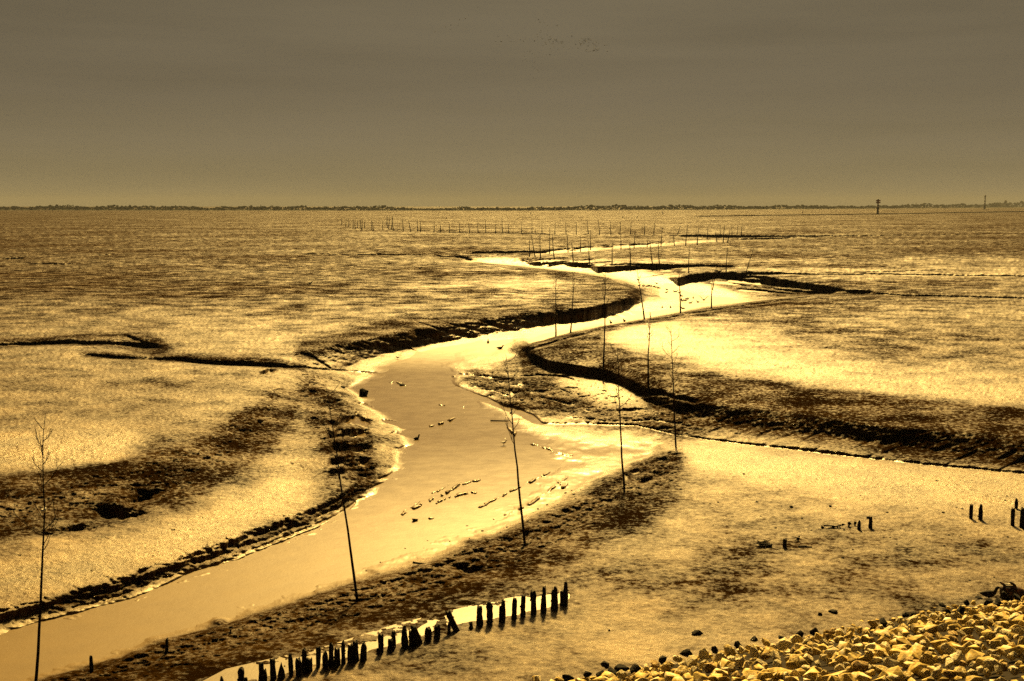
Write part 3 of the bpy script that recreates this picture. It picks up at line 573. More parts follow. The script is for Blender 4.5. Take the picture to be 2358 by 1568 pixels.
NEARW = [((79, 1610), (108, 950), 'tall bare withy at the far left with a white reflector tag below its branches', 15, .17, .50, 4, .040, 1172),
    ((822, 1382), (752, 890), 'tall withy on the near shore leaning left with sparse curved branches and a white tag', 10, .20, .55, 2, .042, 1073),
    ((1208, 1255), (1165, 815), 'tall withy at the creek bend with a white band halfway up and wide branches', 13, .20, .52, 3, .045, 948),
    ((1438, 1132), (1422, 800), 'fan-topped withy with upswept twigs right of the creek bend', 13, .18, .50, 4, .045, 938),
    ((1556, 1030), (1545, 750), 'withy with a white tag at the tip of the dark shore point', 13, .17, .5, 4, .045, 847),
    ((1493, 893), (1496, 718), 'withy standing at the foot of the dark right bank with a small tag', 11, .15, .6, 3, .06, 768),
    ((1389, 851), (1394, 612), 'thick tallest withy rising from the dark hollow of the right bank', 12, .15, .6, 4, .06, 642),
    ((1280, 774), (1280, 628), 'left one of two straight withies on the edge of the bright creek', 10, .13, .55, 4, .075, 0),
    ((1314, 766), (1323, 625), 'right one of two withies on the bright creek edge with tousled top', 11, .13, .6, 4, .075, 0),
    ((1484, 736), (1467, 620), 'withy leaning left with a broom-like crown at the bright creek', 12, .16, .68, 4, .08, 0),
    ((1567, 721), (1563, 622), 'withy at the bright creek beside the swimming ducks', 7, .12, .7, 3, .08, 0),
    ((1638, 710), (1641, 632), 'withy on the right end of the bright creek pool', 7, .12, .7, 3, .08, 0),
    ((1714, 646), (1736, 567), 'withy leaning strongly to the right on the far bank', 7, .10, .75, 3, .10, 0),
    ((1672, 634), (1675, 570), 'straight withy with a broom top left of the leaning one', 11, .13, .72, 4, .10, 0),
    ((1641, 668), (1652, 604), 'short faint withy on the far bank of the bright pool', 7, .12, .7, 3, .07, 0),
    ((1586, 629), (1587, 566), 'straight withy at the bend of the far bank', 9, .12, .7, 3, .09, 0)]
for k, (b_, t_, lab, nb, spd, up0, fine, r0, bv) in enumerate(NEARW):
    withy(b_, t_, lab, 500 + k, nb, spd, up0, fine, r0, bv or None, parts=2 if k < 9 else 1)
def z2(x, y): return 786.4 + x * .3335, 437.5 + y * .3335
def z3(x, y): return 1571.7 + x * .3335, 437.5 + y * .3335
ROW2 = [(1298, 460, 1295, 320), (1338, 465, 1310, 310), (1375, 470, 1368, 305), (1438, 440, 1437, 265), (1470, 480, 1455, 310), (1565, 430, 1558, 305), (1600, 495, 1588, 360), (1650, 425, 1648, 310), (1712, 505, 1707, 350), (1720, 415, 1718, 280), (1868, 515, 1870, 360), (1930, 410, 1928, 300), (1995, 528, 1990, 360), (2020, 403, 2028, 280), (2110, 395, 2118, 320), (2150, 535, 2128, 350), (2197, 535, 2188, 350), (2205, 393, 2215, 260), (2300, 388, 2290, 300), (1340, 300, 1340, 265)]
ROW2L = {1: 'withy leaning left near the start of the second row', 4: 'bent withy just in front of the second row'}
for k, (a, b, c, d_) in enumerate(ROW2):
    withy(z2(a, b), z2(c, d_), ROW2L.get(k, 'thin withy in the middle-distance double row along the narrow creek'), 600 + k, 11, .12, .66, 3, .13, None, 'withies in the middle-distance double row', parts=0)
for k, (a, b, c, d_) in enumerate([(22, 385, 35, 240), (100, 380, 112, 260), (170, 340, 175, 250), (238, 360, 225, 290), (260, 330, 260, 240), (280, 365, 290, 250), (310, 365, 330, 270), (340, 330, 340, 255), (375, 320, 382, 240), (405, 315, 412, 235)]):
    withy(z3(a, b), z3(c, d_), 'thin withy in the loose cluster at the right end of the far channel', 640 + k, 11, .12, .66, 3, .17, None, 'withies clustered at the right end of the channel', parts=0)
ROW3 = [(640, 292, 640, 225), (683, 295, 681, 215), (745, 297, 745, 230), (817, 297, 812, 210), (885, 298, 875, 225), (943, 298, 940, 210), (997, 298, 992, 200), (1065, 300, 1063, 230), (1112, 298, 1108, 195), (1155, 300, 1153, 230), (1243, 302, 1243, 220), (1315, 302, 1314, 225), (1385, 303, 1384, 215), (1473, 305, 1476, 215), (1550, 305, 1548, 220), (1622, 305, 1621, 220), (1705, 305, 1695, 205), (1782, 305, 1772, 205), (1860, 305, 1857, 220), (1922, 305, 1927, 215), (1995, 305, 2000, 220), (2092, 308, 2095, 215), (2155, 308, 2165, 220), (2320, 308, 2340, 245)]
for k, (a, b, c, d_) in enumerate(ROW3):
    withy(z2(a, b), z2(c, d_), 'tiny withy in the long evenly spaced row before the far shore', 660 + k, 9, .11, .68, 2, .18, None, 'withies in the long far row', parts=0)
ROW4 = [(30, 255, 32, 195), (50, 255, 50, 200), (80, 268, 82, 200), (95, 270, 92, 215), (110, 262, 112, 210), (135, 272, 128, 195), (142, 278, 142, 200), (160, 262, 162, 205), (210, 278, 207, 205), (222, 283, 210, 215), (285, 278, 284, 210), (310, 240, 315, 175), (318, 262, 322, 185), (325, 270, 335, 180), (345, 270, 355, 180), (352, 245, 350, 178), (362, 283, 345, 205), (428, 282, 420, 190), (478, 290, 463, 205), (525, 285, 523, 210), (547, 290, 542, 205), (1790 - 2358 + 570, 240, 1790 - 2358 + 570, 195)]
for k, (a, b, c, d_) in enumerate(ROW4):
    withy(z2(a, b), z2(c, d_), 'tiny withy in the tangled group at the left end of the far row', 700 + k, 11, .14, .60, 3, .20, None, 'withies tangled at the left end of the far row', parts=0)

# ------------------------------------------------------------------ old timber piles
def pile_mesh(seed, h, r, lean=(0, 0), knob=0.0, pointed=0.0):
    q = random.Random(seed); n = 16; m = MB(); rows = 12; b = len(m.v); ph = [q.uniform(0, 6.28) for _ in range(6)]
    for i in range(rows + 1):
        t = i / rows; z = -.35 + (h + .35) * t
        rr = r * (1.12 - .2 * t + .09 * math.sin(5 * t + ph[0]) + .07 * math.sin(11 * t + ph[1]) + knob * math.exp(-((t - .93) / .09) ** 2) - knob * .5 * math.exp(-((t - .74) / .08) ** 2)) * (1 - pointed * max(0, (t - .6) / .4) ** 1.3)
        if i == rows: rr *= .82
        for k in range(n):
            w = 2 * math.pi * k / n
            rk = rr * (1 + .07 * math.sin(3 * w + ph[2] + 2 * t) + .05 * math.sin(5 * w + ph[3] + 7 * t) + q.uniform(-.07, .07))
            cz = (.035 * math.sin(2 * w + ph[4]) + q.uniform(-.012, .012)) * (i >= rows - 1) * (h > .2)
            m.v.append(Vector((rk * math.cos(w) + lean[0] * max(0, t - .28) * h, rk * math.sin(w) + lean[1] * max(0, t - .28) * h, z + cz)))
    for i in range(rows):
        for k in range(n): m.f.append((b + i * n + k, b + i * n + (k + 1) % n, b + (i + 1) * n + (k + 1) % n, b + (i + 1) * n + k))
    m.f.append(tuple(b + rows * n + k for k in range(n)))
    for _ in range(q.randint(2, 5)):       # weed and barnacle lumps
        w = q.uniform(0, 6.28); z = q.uniform(.05, .8) * h; rl = r * q.uniform(.25, .42); c = Vector((r * .95 * math.cos(w) + lean[0] * max(0, (z + .35) / (h + .35) - .28) * h, r * .95 * math.sin(w), z))
        m.tube([c - Vector((0, 0, rl)), c - Vector((0, 0, rl * .6)), c, c + Vector((0, 0, rl * .6)), c + Vector((0, 0, rl))], [.1 * rl, .8 * rl, rl, .8 * rl, .1 * rl], 7)
    return m
def pile(u, vt, vb, w, label, seed, group, cat='wooden post', lean=(0, 0), knob=0.0, pointed=0.0, name='timber_pile'):
    g = ground(u, vb); s = F / math.hypot(g.y, H - g.z) * 1.0
    h = (vb - vt) / s / math.cos(math.atan2(H - g.z, g.y)); r = w / s / 2
    o = pile_mesh(seed, h, r, lean, knob, pointed).build(name, WOOD, loc=g); return tag(o, label, cat, group)
A5 = lambda x, a, b, w: (495.1 + x * .15626, 1427.7 + a * .15626, 1427.7 + b * .15626, w * .15626)
A6 = lambda x, a, b, w: (852.0 + x * .2002, 1324.1 + a * .2002, 1324.1 + b * .2002, w * .2002)
PL = [A5(*q) for q in ((100, 860, 985, 75), (390, 735, 960, 98), (462, 855, 965, 55), (680, 650, 915, 78), (742, 750, 900, 58), (865, 600, 870, 80), (978, 655, 860, 98), (1125, 530, 815, 62), (1235, 590, 815, 80), (1318, 460, 760, 85), (1395, 580, 755, 80), (1520, 420, 695, 68), (1620, 490, 695, 78), (1710, 375, 680, 78), (1805, 435, 660, 92), (1895, 345, 640, 62), (1985, 390, 620, 70), (2075, 335, 600, 84), (2185, 370, 595, 90))]
n5 = len(PL)
PL += [A6(*q) for q in ((125, 690, 885, 58), (95, 845, 892, 40), (238, 750, 865, 75), (275, 655, 830, 50), (403, 615, 815, 66), (485, 655, 795, 70), (565, 600, 790, 92), (670, 620, 745, 75), (770, 592, 730, 66), (912, 557, 675, 46), (1015, 425, 640, 78), (1168, 540, 612, 50), (1265, 375, 572, 66), (1380, 328, 560, 68), (1532, 312, 532, 52), (1495, 372, 530, 34), (1658, 283, 497, 56), (1755, 250, 472, 60), (1885, 198, 440, 68), (2010, 152, 425, 46), (1980, 260, 425, 36), (2142, 155, 395, 48), (2100, 195, 398, 44), (2248, 97, 345, 54), (2205, 195, 348, 48))]
SPECIAL = {1: ('round-headed stout pile near the left end of the groyne', dict(knob=.12)), 6: ('pointed worn pile between two taller ones in the left half of the groyne', dict(pointed=.7)),
    9: ('broad tall pile with a slumped shoulder in the middle of the left groyne half', {}), n5 + 6: ('thick leaning pile with its broken head bent left in the low gap of the groyne', dict(lean=(-.45, 0))),
    n5 + 9: ('slim short pile alone in the gap of the groyne', dict(pointed=.35)), n5 + 10: ('big crooked pile leaning left over the bright pool', dict(lean=(-.75, 0), knob=.1)), n5 + 11: ('lowest stump, pointed, in front of the bright pool', dict(pointed=.6)),
    n5 + 13: ('knob-headed pile with a narrow neck standing in the bright pool', dict(knob=.28)), n5 + 23: ('tallest pile at the right end of the groyne', {})}
GRP = 'old piles of the groyne in the shallow pool'
for k, q in enumerate(PL):
    lab, kw = SPECIAL.get(k, ('weathered black timber pile in the groyne row' + (' left of the low gap' if k < n5 + 9 else ' right of the low gap'), {}))
    pile(*q, lab, 900 + k, GRP, lean=kw.get('lean', (rnd.uniform(-.06, .06), 0)), knob=kw.get('knob', rnd.uniform(0, .06)), pointed=kw.get('pointed', rnd.uniform(0, .12)))
A3 = lambda x, a, b, w: (1571.7 + x * .3335, 1093.8 + a * .3335, 1093.8 + b * .3335, w * .3335)
for k, (q, lab) in enumerate((((1990, 210, 300, 25), 'left post of the upright pair standing out on the right mudflat'), ((2055, 208, 308, 26), 'right post of the upright pair standing out on the right mudflat'), ((2303, 168, 230, 22), 'farther short post with a narrow waist by the right edge'),
        ((2278, 233, 347, 25), 'post beside the one cut off by the right edge'), ((2344, 232, 362, 32), 'thick post cut off by the right picture edge'), ((1297, 293, 367, 26), 'post with a hooked knob on its head beside the driftwood'),
        ((1215, 318, 374, 24), 'short bent post between the driftwood and the hooked post'), ((707, 445, 499, 26), 'short square post beside the heap of brushwood'))):
    o = pile(*A3(*q), lab, 980 + k, 'scattered posts on the right mudflat', name='wooden_post', lean=((.12 if k == 6 else rnd.uniform(-.03, .03)), 0))
    if k == 5:
        m = MB(); d_ = o.dimensions; m.tube([(-.02, -.02, d_.z - .42), (-.10, -.02, d_.z - .40), (-.15, -.02, d_.z - .41)], [.05, .05, .03], 8); m.build('knob', WOOD, o)
pile(211, 1515, 1548, 8, 'lone stake on the dark shore in the lower left', 990, 'stakes on the near shore', name='wooden_post')
pile(383, 1474, 1501, 8, 'dark leaning stake below the small mud hump on the near shore', 991, 'stakes on the near shore', name='wooden_post', lean=(.12, 0))
pile(531, 1449, 1458, 4, 'tiny stake behind the mud hump on the near shore', 992, 'stakes on the near shore', name='wooden_post')

# ------------------------------------------------------------------ driftwood, brush, clods
def sticks(name, u, v, list_, label, cat, mat=WOOD, group=None, spread=None):
    g = ground(u, v); s = (v - HY) / (H - g.z); o = empty(name, g)
    for pts, r in list_:
        m = MB(); m.tube([Vector((p[0] / s, p[2] / s * 0 + (p[2] / s if len(p) > 2 else 0), max(-.02, p[1] / s))) for p in pts], [r / s * (1 - .6 * i / (len(pts) - 1)) for i in range(len(pts))], 6); m.build('branch', mat, o)
    return tag(o, label, cat, group)
q = random.Random(5); br = []
for k in range(22):
    x0 = q.uniform(4, 16); y0 = q.uniform(-3, 5); a = q.uniform(.0, .5); ln = q.uniform(16, 34)
    br.append(([(x0, y0, q.uniform(-12, 12)), (x0 - ln * .5, y0 + ln * .5 * math.sin(a) * q.uniform(-.1, .8), q.uniform(-14, 14)), (x0 - ln, y0 + q.uniform(-2, 8), q.uniform(-16, 16))], q.uniform(1.0, 2.0)))
for k in range(8): br.append(([(q.uniform(-15, 10), 2, q.uniform(-8, 8)), (q.uniform(-15, 12), 9, 0), (q.uniform(-18, 20), q.uniform(11, 17), 0)], 1.0))
sticks('brushwood_heap', 1762, 1257, br, 'heap of black broken branches on the right mudflat', 'brushwood')
sticks('driftwood_branch', 1919, 1216, [([(-22, 6, 0), (0, 5, 0), (18, 1, 0)], 2.2), ([(-12, -1, 0), (2, 3, 0), (20, 8, 0)], 2.2), ([(-6, 0, 0), (8, 0, 0), (22, 9, 0)], 1.8), ([(-28, 3, 0), (-22, 1, 0)], 4), ([(20, 8, 0), (26, 9, 0)], 3.4)], 'forked piece of driftwood lying left of the hooked post', 'driftwood')
sticks('driftwood_branch', 1165, 970, [([(-36, 2, 0), (0, 1, 0), (36, -1, 0)], 1.6)], 'straight thin stick lying across the silt behind the banded withy', 'driftwood')
sticks('driftwood_branch', 1854, 1260, [([(-16, 1, 0), (0, 1, 0), (16, 1, 0)], 3.0), ([(-10, 2, 2), (4, 3, 0)], 2)], 'flat rotten log half sunk beside the square post', 'driftwood')
sticks('driftwood_branch', 968, 1299, [([(-18, 4, 0), (-4, 2, 0), (16, 0, 0)], 3.0)], 'plank stub jutting from the near shore into the creek', 'driftwood')
def rock_mesh(seed, cuts=13, rough=.05, sub=3):            # broken block: hull of a few random points, worn edges
    q = random.Random(seed); b = bmesh.new()
    for _ in range(cuts):
        n = Vector((q.gauss(0, 1), q.gauss(0, 1), q.gauss(0, 1))).normalized() * q.uniform(.85, 1.1); b.verts.new(n)
    r_ = bmesh.ops.convex_hull(b, input=b.verts); bmesh.ops.delete(b, geom=[e for e in r_['geom_interior'] if isinstance(e, bmesh.types.BMVert)], context='VERTS')
    bmesh.ops.dissolve_limit(b, angle_limit=.25, verts=b.verts, edges=b.edges)
    bmesh.ops.bevel(b, geom=list(b.edges), offset=.07, segments=2, profile=.6, affect='EDGES', clamp_overlap=True)
    bmesh.ops.triangulate(b, faces=b.faces)
    if sub > 2: bmesh.ops.subdivide_edges(b, edges=[e for e in b.edges if e.calc_length() > .25], cuts=2, use_grid_fill=True)
    for v_ in b.verts:
        p = v_.co * 2.6 + Vector((seed * 1.7, 0, 0)); v_.co *= 1 + rough * (math.sin(p.x * 3 + p.y * 2) * math.sin(p.z * 3.3 + p.x) + .5 * math.sin(p.y * 7.1 + p.z * 5)) + q.uniform(-.015, .015)
    for f in b.faces: f.smooth = True
    bmesh.ops.recalc_face_normals(b, faces=b.faces)
    m = bpy.data.meshes.new('stone'); b.to_mesh(m); b.free(); m.set_sharp_from_angle(angle=math.radians(30)); return m
RM = [rock_mesh(40 + k, 15 + k % 6) for k in range(14)]
def rmesh(k, mat):
    m = RM[k].copy(); m.materials.append(mat); return m
RMM = {}
def rock(name, loc, size, rot, k, mat):
    key = (k, mat.name)
    if key not in RMM: RMM[key] = rmesh(k, mat)
    o = bpy.data.objects.new(name, RMM[key]); o.location = loc; o.scale = size; o.rotation_euler = rot; COL.objects.link(o); return o
for u, v, w, h, lab, mt, k in ((1607, 1460, 26, 11, 'flat black stone alone on the mud left of the revetment', ALGAE, 0), (1888, 1416, 11, 8, 'smaller of two dark stones just off the revetment edge', ALGAE, 1), (1918, 1409, 21, 9, 'larger of two dark stones just off the revetment edge', ALGAE, 2),
        (838, 912, 22, 26, 'upright jagged black lump at the left shore of the creek', ALGAE, 3), (926, 889, 13, 8, 'small black lump lying in the creek bend', ALGAE, 4), (790, 893, 12, 6, 'dark stone at the mouth of the left rivulet', ALGAE, 5), (955, 1198, 18, 6, 'flat dark lump on the creek bed in front of the bend', ALGAE, 6), (1940, 1285, 8, 5, 'small dark stone in the middle of the right mudflat', ALGAE, 7), (1822, 1168, 9, 5, 'small dark stone before the driftwood on the bright flat', ALGAE, 8), (1912, 1167, 9, 5, 'single dark pebble on the bright flat behind the posts', ALGAE, 9), (1404, 1452, 8, 4, 'small dark stone between the groyne and the revetment', ALGAE, 1)):
    g = ground(u, v); s = (v - HY) / (H - g.z); rock('stone', g + Vector((0, 0, h / s * .25)), (w / s * .6, w / s * .5, h / s * .62), (rnd.uniform(-.2, .2), rnd.uniform(-.2, .2), rnd.uniform(0, 6)), k, mt); tag(SC.collection.objects[-1], lab, 'stone', 'loose stones on the mud')
q = random.Random(77)
for k in range(95):
    if k < 55: u, v = q.uniform(1560, 2358), 1085 + 150 * q.random() ** 1.3 + (q.random() ** 3) * 150
    elif k < 75: u, v = q.uniform(560, 1150), 0; v = 1395 - (u - 560) * .30 + q.uniform(-30, 18)
    else: u = q.uniform(1150, 1340); v = 1210 - (u - 1190) * .55 + q.uniform(-14, 14)
    g = ground(u, v); s = (v - HY) / (H - g.z); w = q.choice((2.5, 3, 3.5, 4, 5)) / s
    o = rock('mud_clod', g + Vector((0, 0, w * .15)), (w * .8, w * .7, w * .45), (0, 0, q.uniform(0, 6)), k % 10, CLOD)
    tag(o, 'small dark clod on the bright flat at the right' if k < 55 else 'small dark clod along the near shore of the creek', 'mud clod', 'clods on the right flat' if k < 55 else 'clods along the near shore')
# ------------------------------------------------------------------ stone revetment of the dike, rising towards the viewer
T0 = Vector(at(1300, 1562, -.88)); T1 = Vector(at(2358, 1368, -.88)); td = (T1 - T0); td.z = 0; td.normalize(); tn = Vector((td.y, -td.x, 0)); SLP = 1 / 2.75
def slope_at(u, v):
    x, y, z = (float(a) for a in ray(u, v)); d = Vector((x, y, z)); o = Vector((0, 0, H))
    nz = Vector((-tn.x * SLP, -tn.y * SLP, 1.0)); t = nz.dot(Vector((T0.x, T0.y, -.88)) - o) / nz.dot(d); return o + d * t
def sl_pt(a, s): p = T0 + td * a + tn * s; return Vector((p.x, p.y, -.88 + s * SLP))
b = bmesh.new(); rows = []
for s in (-1.2, 0, 1, 2, 4, 7, 11, 16, 21):
    rows.append([b.verts.new(sl_pt(a, s) - Vector((0, 0, .12))) for a in np.arange(-45, 90, 3.0)])
for r0_, r1_ in zip(rows, rows[1:]):
    for i in range(len(r0_) - 1): b.faces.new((r0_[i], r0_[i + 1], r1_[i + 1], r1_[i]))
bmesh.ops.recalc_face_normals(b, faces=b.faces)
m_ = bpy.data.meshes.new('dike_slope'); b.to_mesh(m_); b.free(); m_.materials.append(GROUNDD); o = bpy.data.objects.new('dike_slope', m_); COL.objects.link(o); o['kind'] = 'structure'
q = random.Random(21); pts = []
def toe_v(u): return float(np.interp(u, [1280, 1500, 1700, 1900, 2100, 2358, 2420], [1572, 1506, 1466, 1432, 1399, 1367, 1361]))
tries = 0
while len(pts) < 640 and tries < 60000:
    tries += 1; u = q.uniform(1230, 2400); v = q.uniform(1360, 1600); tv = toe_v(u)
    if v < tv - 2: continue
    rr = (10.5 + 10 * (v - 1370) / 200) * q.uniform(.65, 1.4)
    if all(((u - a) / 1.25) ** 2 + ((v - b_) * 1.35) ** 2 > ((rr + r2) * .56) ** 2 for a, b_, r2 in pts): pts.append((u, v, rr))
pts.sort(key=lambda t_: -t_[2] + (40 if t_[1] > 1566 or t_[0] > 2356 else 0)); extra = pts[298:]; pts = pts[:298]
for k, (u, v, rr) in enumerate(pts):
    p = slope_at(u, v); s = F / p.y; sz = rr / s * 1.06
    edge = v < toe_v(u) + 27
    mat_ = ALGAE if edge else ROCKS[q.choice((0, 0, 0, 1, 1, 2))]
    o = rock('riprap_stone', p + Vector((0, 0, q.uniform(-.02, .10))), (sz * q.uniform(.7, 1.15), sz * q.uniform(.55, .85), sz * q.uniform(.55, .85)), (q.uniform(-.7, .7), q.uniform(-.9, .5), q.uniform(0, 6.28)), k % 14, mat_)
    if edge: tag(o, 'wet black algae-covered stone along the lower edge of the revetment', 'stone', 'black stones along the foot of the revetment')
    else: tag(o, 'pale sunlit rough stone heaped on the dike revetment', 'stone', 'pale stones heaped on the revetment')
fv, ff = [], []
small = [rock_mesh(80 + k, 12, .05, 2) for k in range(5)]
sv = [np.array([v_.co[:] for v_ in m.vertices]) for m in small]; sf = [[tuple(p.vertices) for p in m.polygons] for m in small]
def scatter(n, fn):
    for _ in range(n):
        p, sz = fn(); k = q.randrange(5); R = np.array(Matrix.Rotation(q.uniform(0, 6.28), 3, 'Z') @ Matrix.Rotation(q.uniform(-.8, .8), 3, 'X') @ Matrix.Diagonal((sz, sz * q.uniform(.6, .9), sz * q.uniform(.5, .8))))
        base = sum(len(a) for a in fv); fv.append(sv[k] @ R.T + np.array(p)); ff.extend(tuple(i + base for i in f) for f in sf[k])
scatter(700, lambda: (sl_pt(q.uniform(-3, 17), q.uniform(.1, 4.0)) + Vector((0, 0, q.uniform(-.16, -.06))), q.uniform(.07, .14)))
scatter(700, lambda: (sl_pt(q.choice((q.uniform(-40, 0), q.uniform(13.5, 60))), q.uniform(.1, 12)) + Vector((0, 0, .02)), q.uniform(.15, .26)))
scatter(300, lambda: (sl_pt(q.uniform(-2, 15), q.uniform(4.2, 12)) + Vector((0, 0, .02)), q.uniform(.15, .26)))
for u, v, rr in extra:
    p = slope_at(u, v); s = F / p.y; scatter(1, lambda: (p + Vector((0, 0, .03)), rr / s * .95)); 
mm = bpy.data.meshes.new('small_riprap'); mm.from_pydata(np.concatenate(fv).tolist(), [], ff); mm.update(); mm.polygons.foreach_set('use_smooth', [True] * len(mm.polygons)); mm.materials.append(ROCKS[1])
o = bpy.data.objects.new('small_riprap', mm); COL.objects.link(o); tag(o, 'small stones filling the gaps of the revetment', 'rubble', None, 'stuff')

# ------------------------------------------------------------------ stranded rusty drum behind the stones
g = ground(2330, 1378); s = (1378 - HY) / (H - g.z); o = empty('rusty_drum', g)
m = MB(); R_ = .21
m.tube([(-.30, 0, .16), (-.285, 0, .163), (-.22, 0, .167), (-.02, 0, .165), (.18, .03, .14), (.40, .06, .09), (.75, .10, .03)], [.10, .18, .205, .205, .18, .12, .05], 18); m.build('drum_body', RUST, o)
for x in (-.22, .06):
    m = MB(); m.tube([(x + .04, 0, .30), (x, 0, .38), (x - .13, 0, .47)], [.035, .04, .028], 8); m.build('prong', RUST, o)
m = MB(); m.tube([(-.20, .0, .40), (.10, .0, .40)], [.022, .022], 8); m.build('crossbar', WHITE, o)
tag(o, 'dark rusty drum with two prongs and a pale crossbar stranded behind the stones', 'metal drum')

# ------------------------------------------------------------------ birds
def bird_body(sc=1.0):
    m = MB(); P = [(-.22, .10, .008), (-.17, .095, .03), (-.10, .085, .062), (0, .075, .085), (.08, .085, .075), (.13, .115, .05), (.155, .16, .036), (.172, .20, .036), (.195, .222, .038), (.225, .222, .027), (.25, .212, .013), (.285, .205, .006)]
    m.tube([(x * sc, 0, z * sc) for x, z, r in P], [r * sc for x, z, r in P], 10); return m
def legs(o, mat, z, sc=1.0):
    for y in (-.03, .03):
        m = MB(); m.tube([(0, y * sc, .02 * sc), (.005, y * sc, -z * .5), (0, y * sc, -z), (.05 * sc, y * sc, -z)], [.010 * sc, .008 * sc, .008 * sc, .006 * sc], 5); m.build('leg', mat, o)
DM = bird_body().mesh('duck', DUCK); GM = bird_body().mesh('gull', GULL)
def za(x, y): return 1473.8 + x * .07343, 633.3 + y * .07343
DK = [(100, 345), (130, 318), (215, 345), (262, 340), (292, 333), (348, 345), (430, 360), (490, 375), (570, 400), (612, 405), (530, 262), (845, 453), (825, 540), (1080, 520), (1122, 520), (1235, 555), (1270, 632), (1300, 655), (1300, 762), (1330, 805), (1420, 795), (1448, 745), (1492, 750), (1665, 715), (1575, 875), (1820, 845), (1350, 1045), (695, 1015), (960, 1008), (1100, 222), (-60, 150), (-30, 330)]
def duck(u, v, label, group, sc=1.0, ang=None, lift=0.0, cat='duck', name='duck'):
    g = ground(u, v)
    if g.z < ZW: g = Vector(at(u, v, ZW))
    o = bpy.data.objects.new(name, DM); o.location = g + Vector((0, 0, lift)); o.scale = (sc,) * 3; o.rotation_euler = (0, 0, rnd.uniform(0, 6.28) if ang is None else ang); COL.objects.link(o); return tag(o, label, cat, group)
for x, y in DK: duck(*za(x, y + 15), 'small dark duck among those gathered on the bright creek pool', 'ducks on the bright creek pool', 1.15, lift=-.03)
for u, v, lab in ((1124, 790, 'farther of two dark ducks where the creek narrows'), (1151, 804, 'nearer of two dark ducks where the creek narrows'), (1407, 745, 'dark duck standing on the rim of the right flat'), (1438, 741, 'tiny dark duck farther right on the rim of the right flat')):
    duck(u, v, lab, 'single ducks along the creek', 1.3)
o = duck(959, 1012, 'lone dark duck swimming in the middle of the creek', 'single ducks along the creek', 1.0, .9, -.02)
o = empty('duck', slope_at(2276, 1392) + Vector((0, 0, .20))); b_ = bpy.data.objects.new('duck_body', DM); COL.objects.link(b_); b_.parent = o; b_.scale = (1.15,) * 3
legs(o, DUCK, .10); tag(o, 'dark duck standing on the top stones below the drum, facing right', 'duck')
m = MB(); m.tube([(-.2, 0, .05), (-.08, 0, .08), (.06, 0, .09), (.16, 0, .12), (.24, 0, .12)], [.01, .06, .08, .045, .01], 8)
for sgn in (-1, 1): m.tube([(.02, sgn * .05, .10), (-.02, sgn * .25, .32), (-.10, sgn * .42, .46)], [.09, .08, .02], 6, .25)
o = m.build('duck', DUCK, loc=Vector(at(*za(2000, 840), ZW)) + Vector((0, 0, .1))); o.rotation_euler = (0, 0, 1.4); o.scale = (1.5,) * 3; tag(o, 'dark duck with raised wings at the right of the bright creek pool', 'duck')
for u, v, sc, lab, a in ((1087, 888, .7, 'white gull standing on the point bar', 2.8), (1160, 1028, .7, 'white gull wading in the creek before the banded withy', .4), (916, 827, .7, 'small white gull at the pale bay of the creek', 3.0)):
    g = ground(u, v); g.z = max(g.z, ZW); o = empty('gull', g + Vector((0, 0, .12 * sc))); o.rotation_euler = (0, 0, a); o.scale = (sc,) * 3
    b_ = bpy.data.objects.new('gull_body', GM); COL.objects.link(b_); b_.parent = o
    for y in (-1, 1):
        m = MB(); m.tube([(-.24, y * .05, .11), (-.1, y * .075, .10), (.06, y * .07, .10)], [.012, .045, .02], 7, .4); m.build('wing', GREY, o)
    legs(o, DUCK, .13); tag(o, lab, 'gull', 'gulls along the creek')
for (u, v), r_, lab in (((1954, 1212), 6.0, 'round weed clump on a short stick left of the short bent post'), ((1968, 1210), 4.6, 'weed clump on a crooked stick touching the short bent post'), ((1837, 1246), 5.2, 'black weed clump with two twigs right of the square post')):
    g = ground(u, v); s = (v - HY) / (H - g.z); r_ /= s; o = empty('weed_clump', g)
    m = MB(); m.tube([(0, 0, -.1), (.01, 0, r_ * .9)], [.025, .03], 6); m.build('stick', WOOD, o)
    b_ = bpy.data.objects.new('weed', rmesh(int(u) % 10, ALGAE)); COL.objects.link(b_); b_.parent = o; b_.location = (.02, 0, r_ * 1.25); b_.scale = (r_ * .85, r_ * .8, r_ * .9)
    if u == 1837:
        for dz in (.02, -.06):
            m = MB(); m.tube([(0, 0, r_ * 1.2), (-r_ * 2.4, 0, r_ * 1.2 + dz * 3)], [.02, .008], 5); m.build('twig', WOOD, o)
    tag(o, lab, 'weed clump', 'weed clumps among the posts')
for u, v, lab in ((714, 655, 'tiny dark bird on the left flat'), (967, 620, 'tiny dark bird on the flat before the far meander'), (1178, 556, 'tiny dark speck of a bird on the far middle flat'), (1266, 600, 'tiny bird near the second row of withies')): duck(u, v, lab, 'single birds on the far flats', 1.5, 0, .05, 'bird', 'shore_bird')
def flyer(up):
    m = MB(); m.tube([(-.16, 0, 0), (-.08, 0, 0), (.02, 0, .005), (.10, 0, .01), (.17, 0, 0)], [.008, .03, .04, .025, .004], 6)
    for sg in (-1, 1): m.tube([(.02, sg * .03, .01), (.04, sg * .16, .01 + up * .12), (-.05, sg * .34, .01 + up * .16)], [.06, .055, .012], 6, .18)
    return m.mesh('flying_bird', DUCK)
FM = [flyer(u_) for u_ in (.9, .2, -.6)]
q = random.Random(9)
